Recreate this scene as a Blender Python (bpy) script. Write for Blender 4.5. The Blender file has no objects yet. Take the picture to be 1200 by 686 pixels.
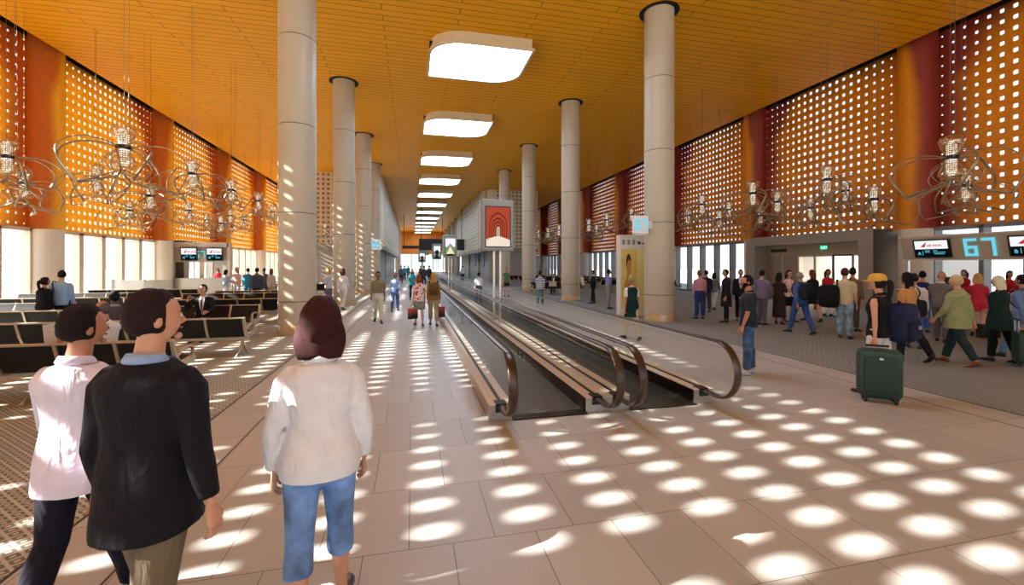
import bpy, bmesh, math, random
from mathutils import Vector, Matrix, noise
random.seed(7)
SC = bpy.context.scene
COL = SC.collection
PI = math.pi
R = math.radians
V = Vector

# ------------------------------------------------------------------ camera numbers (measured: f=500 px, yaw 13.17 deg, eye 1.9 m)
F, CX, HY, H = 500.0, 600.0, 311.0, 1.9
TH = math.atan(117 / 500.0)
cT, sT = math.cos(TH), math.sin(TH)

def floor_at(px, py, z=0.0):
    """point of the floor (height z) seen at a pixel of the photograph"""
    d = (H - z) * F / (py - HY)
    r = (px - CX) * d / F
    return V((r * cT + d * sT, -r * sT + d * cT, z)), d

def at_depth(px, py, d):
    r = (px - CX) * d / F
    return V((r * cT + d * sT, -r * sT + d * cT, H - (py - HY) * d / F))

# ------------------------------------------------------------------ materials
MATS = {}
def srgb(c):
    return tuple(((v / 255) / 12.92 if v / 255 <= .04045 else ((v / 255 + .055) / 1.055) ** 2.4) for v in c)

class NT:
    def __init__(s, name):
        s.m = bpy.data.materials.new(name); s.m.use_nodes = True
        s.t = s.m.node_tree; s.t.nodes.clear()
        s.out = s.t.nodes.new('ShaderNodeOutputMaterial')
    def n(s, typ, **kw):
        nd = s.t.nodes.new(typ)
        for k, v in kw.items():
            if k.startswith('_'): setattr(nd, k[1:], v)
            else:
                key = int(k[1:]) if k[0] == 'i' and k[1:].isdigit() else k.replace('__', ' ')
                if isinstance(v, tuple) and len(v) == 2 and hasattr(v[0], 'outputs'): s.l(v[0].outputs[v[1]], nd.inputs[key])
                elif hasattr(v, 'outputs'): s.l(v.outputs[0], nd.inputs[key])
                else: nd.inputs[key].default_value = v
        return nd
    def l(s, a, b): s.t.links.new(a, b)
    def math(s, op, a, b=None, c=None):
        nd = s.t.nodes.new('ShaderNodeMath'); nd.operation = op
        for i, v in enumerate((a, b, c)):
            if v is None: continue
            if hasattr(v, 'outputs'): s.l(v.outputs[0], nd.inputs[i])
            elif hasattr(v, 'is_output'): s.l(v, nd.inputs[i])
            else: nd.inputs[i].default_value = v
        return nd
    def mix(s, f, a, b):
        nd = s.t.nodes.new('ShaderNodeMix'); nd.data_type = 'RGBA'
        for i, v in ((0, f), (6, a), (7, b)):
            if hasattr(v, 'outputs'):
                o = v.outputs[2] if v.bl_idname == 'ShaderNodeMix' else v.outputs[0]
                s.l(o, nd.inputs[i])
            elif hasattr(v, 'is_output'): s.l(v, nd.inputs[i])
            else: nd.inputs[i].default_value = v if i == 0 else (*v[:3], 1)
        return nd
    def bsdf(s, col, rough=.5, metal=0, **kw):
        b = s.t.nodes.new('ShaderNodeBsdfPrincipled')
        if hasattr(col, 'outputs'): s.l(col.outputs[2] if col.bl_idname == 'ShaderNodeMix' else col.outputs[0], b.inputs['Base Color'])
        else: b.inputs['Base Color'].default_value = (*col[:3], 1)
        if hasattr(rough, 'outputs'): s.l(rough.outputs[0], b.inputs['Roughness'])
        else: b.inputs['Roughness'].default_value = rough
        b.inputs['Metallic'].default_value = metal
        for k, v in kw.items():
            b.inputs[k.replace('__', ' ')].default_value = v
        s.l(b.outputs[0], s.out.inputs[0])
        return b

def mat(name, col, rough=.5, metal=0, var=.06, scale=8, lin=False, **kw):
    """plain procedural surface: colour with a little noise"""
    if name in MATS: return MATS[name]
    c = col if lin else srgb(col)
    t = NT(name)
    tc = t.n('ShaderNodeTexCoord')
    nz = t.n('ShaderNodeTexNoise', Vector=(tc, 3), Scale=scale, Detail=3.0)
    a = tuple(min(1, v * (1 + var)) for v in c); b = tuple(v * (1 - var) for v in c)
    t.bsdf(t.mix((nz), a, b), rough, metal, **kw)
    MATS[name] = t.m
    return t.m

def emit(name, col, strength):
    if name in MATS: return MATS[name]
    t = NT(name)
    e = t.n('ShaderNodeEmission', Color=(*srgb(col), 1), Strength=strength)
    t.l(e.outputs[0], t.out.inputs[0]); MATS[name] = t.m
    return t.m

def glass_mat(name, tint=(.93, .95, .94), gloss=.9, rough=0.02, base=.03):
    if name in MATS: return MATS[name]
    t = NT(name)
    lw = t.n('ShaderNodeLayerWeight', Blend=.5)
    f2 = t.math('MULTIPLY_ADD', t.math('POWER', lw.outputs[1], 4.0), .28, base)
    tr = t.n('ShaderNodeBsdfTransparent', Color=(*tint, 1))
    gl = t.n('ShaderNodeBsdfGlossy', Color=(gloss, gloss, gloss, 1), Roughness=rough)
    mx = t.n('ShaderNodeMixShader', i0=f2, i1=tr, i2=gl)
    t.l(mx.outputs[0], t.out.inputs[0]); MATS[name] = t.m
    return t.m

def m_floor():
    t = NT('terrazzo'); tc = t.n('ShaderNodeTexCoord')
    mp = t.n('ShaderNodeMapping', Vector=(tc, 3)); mp.inputs['Location'].default_value = (.02, -2.93 + .79 * 31, 0)
    br = t.n('ShaderNodeTexBrick', Vector=mp, Scale=1.0, Mortar__Size=.0035, Mortar__Smooth=.1, Brick__Width=.585, Row__Height=.79)
    br.inputs['Color1'].default_value = (1, 1, 1, 1); br.inputs['Color2'].default_value = (.86, .86, .86, 1); br.inputs['Mortar'].default_value = (.36, .33, .3, 1)
    n1 = t.n('ShaderNodeTexNoise', Vector=(tc, 3), Scale=1.1, Detail=4.0)
    n2 = t.n('ShaderNodeTexVoronoi', Vector=(tc, 3), Scale=75.0)
    n3 = t.n('ShaderNodeTexNoise', Vector=(tc, 3), Scale=260.0, Detail=2.0)
    sp = t.n('ShaderNodeMapRange', Value=(n2, 0)); sp.inputs[1].default_value = .12; sp.inputs[2].default_value = .2
    c0 = t.mix(n1, srgb(FLOORA), srgb(FLOORB))
    c1 = t.mix(sp, tuple(v * .62 for v in srgb(FLOORA)), c0)
    g = t.math('MULTIPLY_ADD', n3, .35, .83)
    mm = t.n('ShaderNodeVectorMath', _operation='SCALE', i0=(c1, 2)); t.l(g.outputs[0], mm.inputs[3])
    m2 = t.n('ShaderNodeVectorMath', _operation='MULTIPLY', i0=mm, i1=br)
    t.bsdf(m2, .42, 0)
    return t.m

def m_carpet(nm, lo, hi):
    t = NT(nm); tc = t.n('ShaderNodeTexCoord')
    sx = t.n('ShaderNodeSeparateXYZ', Vector=(tc, 3))
    u = t.math('DIVIDE', (sx).outputs[0], .13); v = t.math('DIVIDE', (sx).outputs[1], .115)
    a = t.math('FRACT', t.math('ADD', u, v)); b = t.math('FRACT', t.math('SUBTRACT', u, v))
    a = t.math('ABSOLUTE', t.math('SUBTRACT', a, .5)); b = t.math('ABSOLUTE', t.math('SUBTRACT', b, .5))
    m = t.math('MAXIMUM', a, b)
    edge = t.math('GREATER_THAN', m, .38)
    core = t.math('LESS_THAN', m, .17)
    k = t.math('MAXIMUM', edge, core)
    nz = t.n('ShaderNodeTexNoise', Vector=(tc, 3), Scale=150.0, Detail=2.0)
    k2 = t.math('ADD', t.math('MULTIPLY', k, .75), t.math('MULTIPLY', nz, .25))
    t.bsdf(t.mix(k2, srgb(lo), srgb(hi)), .95)
    return t.m

def m_ceiling():
    t = NT('ceiling_boards'); tc = t.n('ShaderNodeTexCoord')
    mp = t.n('ShaderNodeMapping', Vector=(tc, 3)); mp.inputs['Location'].default_value = (40, 40, 0)
    br = t.n('ShaderNodeTexBrick', Vector=mp, Scale=1.0, Mortar__Size=.011, Mortar__Smooth=.0, Brick__Width=5.2, Row__Height=.33)
    br.inputs['Color1'].default_value = (1, 1, 1, 1); br.inputs['Color2'].default_value = (.95, .94, .92, 1); br.inputs['Mortar'].default_value = (.12, .09, .07, 1)
    mp2 = t.n('ShaderNodeMapping', Vector=(tc, 3)); mp2.inputs['Scale'].default_value = (.6, 8, 1)
    nz = t.n('ShaderNodeTexNoise', Vector=mp2, Scale=2.0, Detail=5.0)
    c = t.mix(nz, srgb(CEILA), srgb(CEILB))
    m2 = t.n('ShaderNodeVectorMath', _operation='MULTIPLY', i0=(c, 2), i1=br)
    t.bsdf(m2, .5, 0, Specular__IOR__Level=.2)
    return t.m

def m_screen(name, ca, cb, trans, y0, pitch):
    """stained metal mesh: amber in the middle of each bay, running into dark red towards its far end"""
    t = NT(name); tc = t.n('ShaderNodeTexCoord')
    sx = t.n('ShaderNodeSeparateXYZ', Vector=(tc, 3))
    ph = t.math('FRACT', t.math('DIVIDE', t.math('SUBTRACT', sx.outputs[1], y0), pitch))
    x2 = t.math('FRACT', t.math('ADD', ph, .4))
    up = t.n('ShaderNodeMapRange', Value=x2); up.inputs[1].default_value = .08; up.inputs[2].default_value = .33
    dn = t.n('ShaderNodeMapRange', Value=x2); dn.inputs[1].default_value = .335; dn.inputs[2].default_value = .405
    a = t.math('SUBTRACT', up, dn)
    nz = t.n('ShaderNodeTexNoise', Vector=(tc, 3), Scale=.6, Detail=3.0)
    zz = t.math('MULTIPLY', t.math('MAXIMUM', t.math('SUBTRACT', sx.outputs[2], 9.0), 0.0), .3)
    a = t.math('ADD', t.math('ADD', a, zz), t.math('MULTIPLY', t.math('SUBTRACT', nz, .5), .5))
    mr = t.n('ShaderNodeMapRange', Value=a, _interpolation_type='SMOOTHSTEP'); mr.inputs[1].default_value = .25; mr.inputs[2].default_value = .95
    n2 = t.n('ShaderNodeTexNoise', Vector=(tc, 3), Scale=7.0, Detail=5.0)
    base = t.mix(mr, srgb(ca), srgb(cb))
    g = t.math('MULTIPLY_ADD', n2, .5, .75)
    mm = t.n('ShaderNodeVectorMath', _operation='SCALE', i0=(base, 2)); t.l(g.outputs[0], mm.inputs[3])
    d = t.n('ShaderNodeBsdfPrincipled', Base__Color=mm, Roughness=.55)
    tl = t.n('ShaderNodeBsdfTranslucent', Color=mm)
    ms = t.n('ShaderNodeMixShader', i0=trans, i1=d, i2=tl)
    t.l(ms.outputs[0], t.out.inputs[0])
    return t.m

def m_belt(name, c1, c2):
    t = NT(name); tc = t.n('ShaderNodeTexCoord')
    sx = t.n('ShaderNodeSeparateXYZ', Vector=(tc, 3))
    a = t.math('FRACT', t.math('DIVIDE', sx.outputs[0], .034))
    b = t.math('FRACT', t.math('DIVIDE', sx.outputs[1], .05))
    k = t.math('MULTIPLY', t.math('GREATER_THAN', a, .45), t.math('GREATER_THAN', b, .4))
    t.bsdf(t.mix(k, srgb(c1), srgb(c2)), .38, .4)
    return t.m

def m_brushed(name, col, rough=.32, metal=.7, sc=(2, 60, 60)):
    t = NT(name); tc = t.n('ShaderNodeTexCoord')
    mp = t.n('ShaderNodeMapping', Vector=(tc, 3)); mp.inputs['Scale'].default_value = sc
    nz = t.n('ShaderNodeTexNoise', Vector=mp, Scale=1.0, Detail=3.0)
    c = srgb(col)
    t.bsdf(t.mix(nz, tuple(v * .85 for v in c), tuple(min(1, v * 1.12) for v in c)), rough, metal)
    MATS[name] = t.m
    return t.m

FLOORA, FLOORB = (190, 188, 181), (177, 174, 167)
CEILA, CEILB = (250, 178, 22), (240, 160, 14)
FLOOR = m_floor(); CARPET = m_carpet('carpet', (92, 88, 76), (196, 190, 174)); CARPETR = m_carpet('carpet_right', (102, 103, 100), (148, 150, 146)); CEIL = m_ceiling()
SCRL = m_screen('amber_mesh_left', (230, 182, 46), (184, 100, 20), .2, 4.7, 8.4)
SCRR = m_screen('amber_mesh_right', (240, 150, 14), (146, 44, 26), .08, 4.7, 8.4)
CREAM = mat('cream_stone', (184, 173, 152), .42, 0, .035, 1.5)
CREAMP = mat('cream_panel', (226, 216, 200), .6, 0, .03, 2)
BAND = mat('polished_base', (196, 168, 126), .15, .2, .08, 3)
SEAM = mat('dark_seam', (70, 62, 54), .8, 0)
BLACK = mat('black_void', (16, 13, 12), .9, 0)
MULL_R = mat('grey_mullion', (132, 126, 122), .5, 0)
MULL_L = mat('beige_mullion', (214, 190, 164), .5, 0)
STEEL = m_brushed('brushed_steel', (190, 184, 176), .3, .75)
PEDT = m_brushed('pedestal_cladding', (222, 208, 192), .28, .15, (60, 1, 60))
PEDS = m_brushed('pedestal_side', (176, 172, 168), .35, .6, (60, 2, 60))
DARKM = mat('dark_metal', (52, 44, 40), .3, .6, .08)
RUBBER = mat('handrail_rubber', (58, 40, 30), .28, .0, .05, 4)
BLK = mat('black_plastic', (22, 20, 20), .4)
GLASS = glass_mat('balustrade_glass', (.97, .98, .975), .8, .01, .01)
PANE = glass_mat('window_glass', (.97, .98, .98), .8, .01, .01)
CHAIRB = mat('black_leather', (24, 19, 16), .5, 0, .1, Specular__IOR__Level=.25)
ALU = mat('cast_aluminium', (188, 178, 160), .32, .65, .05)
BRONZE = mat('bent_bronze', (160, 142, 114), .38, .65, .1)
CRYS = mat('crystal', (240, 236, 226), .12, .35, .1, 40)
BELT1 = m_belt('belt_ribs', (26, 26, 24), (150, 146, 130)); BELT2 = m_belt('belt_ribs_green', (32, 38, 34), (66, 74, 68))

# ------------------------------------------------------------------ mesh building
class MB:
    def __init__(s): s.v = []; s.f = []; s.mi = []; s.m = 0
    def add(s, vs, fs):
        b = len(s.v); s.v += [tuple(p) for p in vs]
        s.f += [tuple(b + i for i in f) for f in fs]; s.mi += [s.m] * len(fs); return s
    def box(s, x0, x1, y0, y1, z0, z1, M=None):
        vs = [V((x, y, z)) for z in (z0, z1) for y in (y0, y1) for x in (x0, x1)]
        if M: vs = [M @ p for p in vs]
        return s.add(vs, [(0, 2, 3, 1), (4, 5, 7, 6), (0, 1, 5, 4), (2, 6, 7, 3), (0, 4, 6, 2), (1, 3, 7, 5)])
    def prism(s, pts, axis, a, b):
        """extrude a polygon of (p,q) pairs along an axis; axis x: (y,z), y: (x,z), z: (x,y)"""
        f = {'x': lambda p, h: (h, p[0], p[1]), 'y': lambda p, h: (p[0], h, p[1]), 'z': lambda p, h: (p[0], p[1], h)}[axis]
        n = len(pts); vs = [f(p, a) for p in pts] + [f(p, b) for p in pts]
        fs = [tuple(range(n - 1, -1, -1)), tuple(range(n, 2 * n))] + [(i, (i + 1) % n, n + (i + 1) % n, n + i) for i in range(n)]
        return s.add(vs, fs)
    def loft(s, rings, cap=True, close=False):
        n = len(rings[0]); b = len(s.v); k = len(rings)
        s.v += [tuple(p) for r in rings for p in r]; fs = []
        for i in range(k if close else k - 1):
            for j in range(n):
                fs.append((b + i * n + j, b + i * n + (j + 1) % n, b + ((i + 1) % k) * n + (j + 1) % n, b + ((i + 1) % k) * n + j))
        if cap and not close:
            fs.append(tuple(b + j for j in range(n - 1, -1, -1))); fs.append(tuple(b + (k - 1) * n + j for j in range(n)))
        s.f += fs; s.mi += [s.m] * len(fs); return s
    def tube(s, pts, rad, n=8, flat=None, up=None, close=False):
        """tube along points; rad scalar or list; flat=(ra,rb) factors in the two cross directions"""
        pts = [V(p) for p in pts]; k = len(pts); rings = []; u = None
        for i, p in enumerate(pts):
            if close: t = pts[(i + 1) % k] - pts[i - 1]
            else: t = pts[min(i + 1, k - 1)] - pts[max(i - 1, 0)]
            if t.length < 1e-9: t = V((0, 0, 1))
            t.normalize()
            if up is not None: u = V(up)
            if u is None: u = V((1, 0, 0)) if abs(t.x) < .9 else V((0, 1, 0))
            u2 = u - t * u.dot(t)
            if u2.length < 1e-6: u2 = V((0, 1, 0)) - t * t.y
            u2.normalize(); w = t.cross(u2)
            if up is None: u = u2
            r = rad[i] if isinstance(rad, (list, tuple)) else rad
            fa, fb = flat or (1, 1)
            rings.append([p + (u2 * math.cos(2 * PI * j / n) * fa + w * math.sin(2 * PI * j / n) * fb) * r for j in range(n)])
        return s.loft(rings, not close, close)
    def lathe(s, prof, n=24, c=(0, 0, 0), cap=True):
        return s.loft([[(c[0] + r * math.cos(2 * PI * j / n), c[1] + r * math.sin(2 * PI * j / n), c[2] + z) for j in range(n)] for r, z in prof], cap)
    def ball(s, c, r, nu=14, nv=9, fn=None):
        c = V(c); r = V(r) if hasattr(r, '__len__') else V((r, r, r)); rings = []
        for i in range(nv):
            a = -PI / 2 + PI * (i + .5) / nv if nv > 2 else 0
            rings.append([V((math.cos(a) * math.cos(2 * PI * j / nu), math.cos(a) * math.sin(2 * PI * j / nu), math.sin(a))) for j in range(nu)])
        rings = [[c + V((q.x * r.x, q.y * r.y, q.z * r.z)) if fn is None else c + fn(q) for q in ring] for ring in rings]
        return s.loft(rings)
    def xf(s, M):
        s.v = [tuple(M @ V(p)) for p in s.v]; return s
    def mesh(s, name, mats, smooth=False):
        me = bpy.data.meshes.new(name); me.from_pydata(s.v, [], s.f)
        for m in (mats if isinstance(mats, (list, tuple)) else [mats]): me.materials.append(m)
        if any(s.mi): me.polygons.foreach_set('material_index', s.mi)
        if smooth: me.polygons.foreach_set('use_smooth', [True] * len(me.polygons))
        me.update(); return me
    def build(s, name, mats, parent=None, smooth=False, bevel=0, loc=None, rz=0):
        o = bpy.data.objects.new(name, s.mesh(name, mats, smooth)); COL.objects.link(o)
        if parent: o.parent = parent
        if loc is not None: o.location = loc
        if rz: o.rotation_euler.z = rz
        if bevel:
            b = o.modifiers.new('b', 'BEVEL'); b.width = bevel; b.segments = 2; b.limit_method = 'ANGLE'
        if smooth and smooth == 'auto':
            pass
        return o

def fix_normals(o):
    bm = bmesh.new(); bm.from_mesh(o.data); bmesh.ops.recalc_face_normals(bm, faces=bm.faces); bm.to_mesh(o.data); bm.free()

def tag(o, label=None, cat=None, group=None, kind=None):
    if label: o['label'] = label
    if cat: o['category'] = cat
    if group: o['group'] = group
    if kind: o['kind'] = kind
    return o

def empty(name, loc=(0, 0, 0), rz=0, label=None, cat=None, group=None, kind=None):
    o = bpy.data.objects.new(name, None); COL.objects.link(o); o.location = loc; o.rotation_euler.z = rz
    o.empty_display_size = .1
    return tag(o, label, cat, group, kind)

def struct(o): o['kind'] = 'structure'; return o

def children(o): return [c for c in COL.objects if c.parent == o]
def copy_tree(o, parent=None):
    c = o.copy(); COL.objects.link(c)
    if parent: c.parent = parent
    for ch in children(o): copy_tree(ch, c)
    return c

def flat_poly(pts, frame, depth, mb):
    """thin plate: pts are (u,v) in the frame (origin, U, W); thickness depth along the normal"""
    o, U, W = [V(a) for a in frame]; N = U.cross(W).normalized()
    a = [o + U * p[0] + W * p[1] for p in pts]; b = [p + N * depth for p in a]; n = len(a)
    mb.add(a + b, [tuple(range(n - 1, -1, -1)), tuple(range(n, 2 * n))] + [(i, (i + 1) % n, n + (i + 1) % n, n + i) for i in range(n)])

def lettering(name, body, size, mtl, parent, M, extrude=.004, align='CENTER', bold=0):
    cu = bpy.data.curves.new(name, 'FONT'); cu.body = body; cu.size = size; cu.extrude = extrude; cu.align_x = align; cu.offset = bold
    tmp = bpy.data.objects.new(name, cu); COL.objects.link(tmp)
    dg = bpy.context.evaluated_depsgraph_get(); me = bpy.data.meshes.new_from_object(tmp.evaluated_get(dg))
    COL.objects.unlink(tmp); bpy.data.objects.remove(tmp)
    me.transform(M); me.materials.clear(); me.materials.append(mtl)
    o = bpy.data.objects.new(name, me); COL.objects.link(o); o.parent = parent
    return o

# ------------------------------------------------------------------ THE HALL
XL, XR, XC = -14.9, 20.1, 2.55           # window walls, axis of the hall
YB, YE = -12.1, 113.9                    # near and far end
ZC, ZP0, ZP1 = 10.58, 3.36, 11.0         # ceiling, foot and head of the perforated screens
P0, PITCH = 4.7, 8.4                     # column bays: Y = 4.7 + 8.4 k

m = MB(); m.box(-2.4, 7.5, YB, YE, -.3, 0); struct(m.build('floor', FLOOR))
m = MB(); m.box(XL - .4, -2.4, YB, YE, -.3, 0); struct(m.build('floor', CARPET))
m = MB(); m.box(7.5, XR + 8, YB, YE, -.3, 0); struct(m.build('floor', CARPETR))
for i, x in enumerate((-1.8, 6.93)):
    m = MB(); m.box(x - .008, x + .008, YB, YE, -.01, .0015); struct(m.build('trim_%d' % (i + 1), SEAM))
for i, x in enumerate((-2.4, 7.5)):
    m = MB(); m.box(x - .012, x + .012, YB, YE, -.01, .003); struct(m.build('trim_%d' % (i + 3), SEAM))
m = MB(); m.box(-13.9, 18.8, YB, YE, ZC, ZC + .12); struct(m.build('ceiling', CEIL))
# soffit, wall heads: shadow of the slot between boards and window walls painted black
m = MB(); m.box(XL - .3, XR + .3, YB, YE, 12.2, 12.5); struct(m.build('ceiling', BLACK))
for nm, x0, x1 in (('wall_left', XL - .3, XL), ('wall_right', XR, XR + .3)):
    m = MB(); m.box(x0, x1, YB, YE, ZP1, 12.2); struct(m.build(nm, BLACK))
m = MB(); m.box(-600, 600, -500, 700, -5.2, -5.0); struct(m.build('ground', mat('apron_concrete', (206, 206, 202), .9)))

HOLE = []
def perforated(name, x, y0, y1, z0, z1, mtl, thick, py=.336, pz=.372, big=.43, small=.15, fixed=None):
    ny = int((y1 - y0) / py); nz = int((z1 - z0) / pz)
    py2 = (y1 - y0) / ny; pz2 = (z1 - z0) / nz
    m = MB(); idx = {}
    def vert(k, p):
        if k not in idx: idx[k] = len(m.v); m.v.append(p)
        return idx[k]
    for i in range(ny):
        u = (i + .5) / ny
        f = fixed or small + (big - small) * math.sin(PI * u) ** .85
        for j in range(nz):
            cy = y0 + (i + .5) * py2; cz = z0 + (j + .5) * pz2
            hy = f * py2 / 2; hz = f * pz2 / 2; c = .3
            hp = [(-1, -1 + c), (-1 + c, -1), (1 - c, -1), (1, -1 + c), (1, 1 - c), (1 - c, 1), (-1 + c, 1), (-1, 1 - c)]
            for s, xx in ((0, x), (1, x + thick)):
                o = [vert((s, i + a, j + b), (xx, y0 + (i + a) * py2, z0 + (j + b) * pz2)) for a, b in ((0, 0), (1, 0), (1, 1), (0, 1))]
                h = [vert((s, 'h', i, j, q), (xx, cy + hp[q][0] * hy, cz + hp[q][1] * hz)) for q in range(8)]
                fs = [(o[0], o[1], h[2], h[1]), (o[1], h[3], h[2]), (o[1], o[2], h[4], h[3]), (o[2], h[5], h[4]), (o[2], o[3], h[6], h[5]), (o[3], h[7], h[6]), (o[3], o[0], h[0], h[7]), (o[0], h[1], h[0])]
                if s: fs = [tuple(reversed(q)) for q in fs]
                m.f += fs; m.mi += [0] * 8
                if s == 0: h0 = h
                else:
                    for q in range(8):
                        m.f.append((h0[q], h0[(q + 1) % 8], h[(q + 1) % 8], h[q])); m.mi.append(0)
    return m

def half_round(xc, r, y, z0, z1, sgn, n=16):
    """engaged column: full drum whose axis lies just inside the wall"""
    return [(xc + r * math.cos(2 * PI * j / n), y + r * math.sin(2 * PI * j / n)) for j in range(n)]

RC = .64
wn = 0
ORD = ['nearest', 'second nearest', 'third', 'fourth', 'fifth', 'sixth', 'seventh', 'eighth', 'ninth', 'tenth', 'eleventh', 'twelfth', 'thirteenth']
for side in ('left', 'right'):
    L = side == 'left'
    x = XL if L else XR
    scr = SCRL if L else SCRR
    mul = MULL_L if L else MULL_R
    for k in range(-2, 13):
        yc = P0 + PITCH * k
        # drum at the head of the bay, clad in the screen colour above, cream below
        xcx = x + (.12 if L else -.12)
        m = MB(); m.lathe([(RC, ZP0), (RC, ZC + .9)], 28, (xcx, yc, 0))
        m.m = 1; m.lathe([(RC - .03, 0), (RC - .03, ZP0 + .01)], 28, (xcx, yc, 0))
        o = m.build('wall_' + side, [scr, CREAMP], smooth=True); struct(o)
        b = o.modifiers.new('e', 'EDGE_SPLIT'); b.split_angle = R(50)
        y0, y1 = yc + RC - .08, yc + PITCH - RC + .08
        if y0 < YB - 3: pass
        m = perforated('s', x, y0, y1, ZP0, ZP1, scr, -.03 if L else .03)
        o = m.build('wall_' + side, scr); struct(o)
        if k == -2:
            pass
        # window band below the screen
        far = k >= 4
        portal = (not L and k == 1) or (L and k == 3)
        if portal:
            continue
        if k >= 8:
            m = MB(); m.box(x - .15, x + .15, y0, y1, 0, ZP0); struct(m.build('wall_' + side, CREAMP)); continue
        wn += 1
        w = struct(empty('window_%d' % wn, (x, (y0 + y1) / 2, 0)))  # far right-hand bays: window added for brightness where a white wall belongs
        hw = (y1 - y0) / 2
        mw, md = (.13, .16) if L else (.07, .2)
        fr = MB(); n = 5
        if k == 4: lo = -hw * .1
        else: lo = -hw
        for i in range(n + 1):
            yy = -hw + 2 * hw * i / n
            fr.box(-md, md, yy - mw, yy + mw, .06, ZP0)
        fr.box(-md, md, -hw, hw, 0, .12); fr.box(-md, md, -hw, hw, ZP0 - .1, ZP0 + .04)
        fr.build('window_frame', mul, w)
        pn = MB(); pn.box(-.008, .008, -hw, hw, .1, ZP0 - .05); pn.build('pane', PANE, w)

# far end wall: orange above a bright opening
m = MB(); m.box(XL, XR, YE, YE + .3, 4.9, 12.2); struct(m.build('wall_back', mat('end_wall_orange', (226, 138, 40), .6)))
w = struct(empty('window_%d' % (wn + 1), (XC, YE, 0)))
m = MB()
for i in range(13): m.box(-16.5 + i * 2.75 - .12, -16.5 + i * 2.75 + .12, -.15, .15, 0, 4.9)
m.box(-17.4, 17.4, -.15, .15, 0, .15); m.box(-17.4, 17.4, -.15, .15, 4.75, 4.95)
m.build('window_frame', MULL_L, w); m = MB(); m.box(-17.4, 17.4, -.01, .01, .1, 4.8); m.build('pane', PANE, w)
# near end, behind the camera: glazed wall
m = MB(); m.box(XL, XR, YB - .3, YB, 9.5, 12.2); struct(m.build('wall_front', CREAMP))
w = struct(empty('window_%d' % (wn + 2), (XC, YB, 0)))
m = MB()
for i in range(13): m.box(-16.5 + i * 2.75 - .1, -16.5 + i * 2.75 + .1, -.15, .15, 0, 9.5)
m.build('window_frame', MULL_L, w); m = MB(); m.box(-17.4, 17.4, -.01, .01, 0, 9.5); m.build('pane', PANE, w)

# ------------------------------------------------------------------ freestanding columns
def column(x, y, label, group):
    t = empty('column', (x, y, 0), 0, label, 'column', group)
    seams = [.9 + 2.44 * i for i in range(4)]
    prof = [(.492, .26)]
    for s in seams: prof += [(.492, s - .012), (.478, s - .008), (.478, s + .008), (.492, s + .012)]
    prof.append((.492, ZC + .05))
    m = MB(); m.lathe(prof, 48)
    o = m.build('shaft', CREAM, t, smooth=True); e = o.modifiers.new('e', 'EDGE_SPLIT'); e.split_angle = R(40)
    m = MB()
    for s in seams: m.lathe([(.484, s - .01), (.484, s + .01)], 48)
    m.build('seam', SEAM, t)
    m = MB(); m.lathe([(.5, 0), (.5, .24), (.488, .262)], 48); o = m.build('base_band', BAND, t, smooth=True); e = o.modifiers.new('e', 'EDGE_SPLIT'); e.split_angle = R(40)
    m = MB(); m.lathe([(.49, ZC - .012), (.66, ZC - .012), (.66, ZC - .002), (.49, ZC - .002)], 40); m.build('dark_gap_ring', BLACK, t)  # black ring stands in for the shadowed hole where column meets ceiling
    return t
for k in range(1, 13):
    y = P0 + PITCH * k - .0
    n = ORD[k - 1]
    if k < 5 or k > 10: column(-3.15, y, 'cream round column, %s from the camera in the row beside the left carpet' % n, 'round columns beside the left carpet')
    if k < 5 or k > 8: column(8.25, y, 'cream round column, %s from the camera in the row beside the right carpet' % n, 'round columns beside the right carpet')

# ------------------------------------------------------------------ ceiling lights (leaf-shaped recesses)
LAMP = emit('lamp_diffuser', (204, 228, 255), 11.0)
LAMPSIDE = mat('lamp_surround', (216, 196, 158), .5)
def leaf(hw, hd):
    """plan outline: sharp corners front-right and back-left, the other two rounded"""
    pts = []
    def arc(cx, cy, rx, ry, a0, a1, n=9):
        for i in range(n + 1):
            a = R(a0 + (a1 - a0) * i / n); pts.append((cx + rx * math.cos(a), cy + ry * math.sin(a)))
    pts.append((-hw, hd)); 
    arc(-hw + 1.3, -hd + 1.1, 1.3, 1.1, 180, 270)
    pts.append((hw, -hd))
    arc(hw - 1.3, hd - 1.1, 1.3, 1.1, 0, 90)
    return pts
def ceiling_light(y, label):
    t = empty('ceiling_light', (XC + .05, y, 10.1), 0, label, 'ceiling light', 'leaf-shaped lights down the middle of the ceiling')
    lf = leaf(1.98, 1.6); hi = leaf(1.9, 1.53); n = len(lf)
    inn = [(p[0] * .955, p[1] * .955) for p in lf]
    m = MB()
    # sides slope inwards up to the ceiling; narrow rim below around the diffuser
    R0 = [(p[0], p[1], 0.0) for p in lf]; R1 = [(p[0], p[1], .1) for p in lf]; R2 = [(p[0] * .95, p[1] * .95, .14) for p in lf]; R3 = [(p[0], p[1], .5) for p in hi]
    Ri = [(p[0], p[1], 0.0) for p in inn]; Rj = [(p[0], p[1], .06) for p in inn]
    m.loft([Rj, Ri, R0, R1, R2, R3], False)
    m.build('frame', LAMPSIDE, t)
    m = MB(); m.add([(p[0], p[1], .05) for p in inn] + [(p[0], p[1], .02) for p in inn], [tuple(range(n)), tuple(range(2 * n - 1, n - 1, -1))] + [(i, (i + 1) % n, n + (i + 1) % n, n + i) for i in range(n)])
    m.build('diffuser', LAMP, t)
    for sx, sy in ((-1, -1), (1, 1)):
        m = MB(); m.box(sx * 1.86 - .09, sx * 1.86 + .09, sy * .5 - .25, sy * .5 + .25, .3, .38); m.build('bracket', BLACK, t)
for k in range(-1, 12):
    ceiling_light(17.3 + PITCH * (k), 'glowing leaf-shaped ceiling light, ' + ('behind the photographer' if k < 0 else ORD[k] + ' from the camera'))

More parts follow.
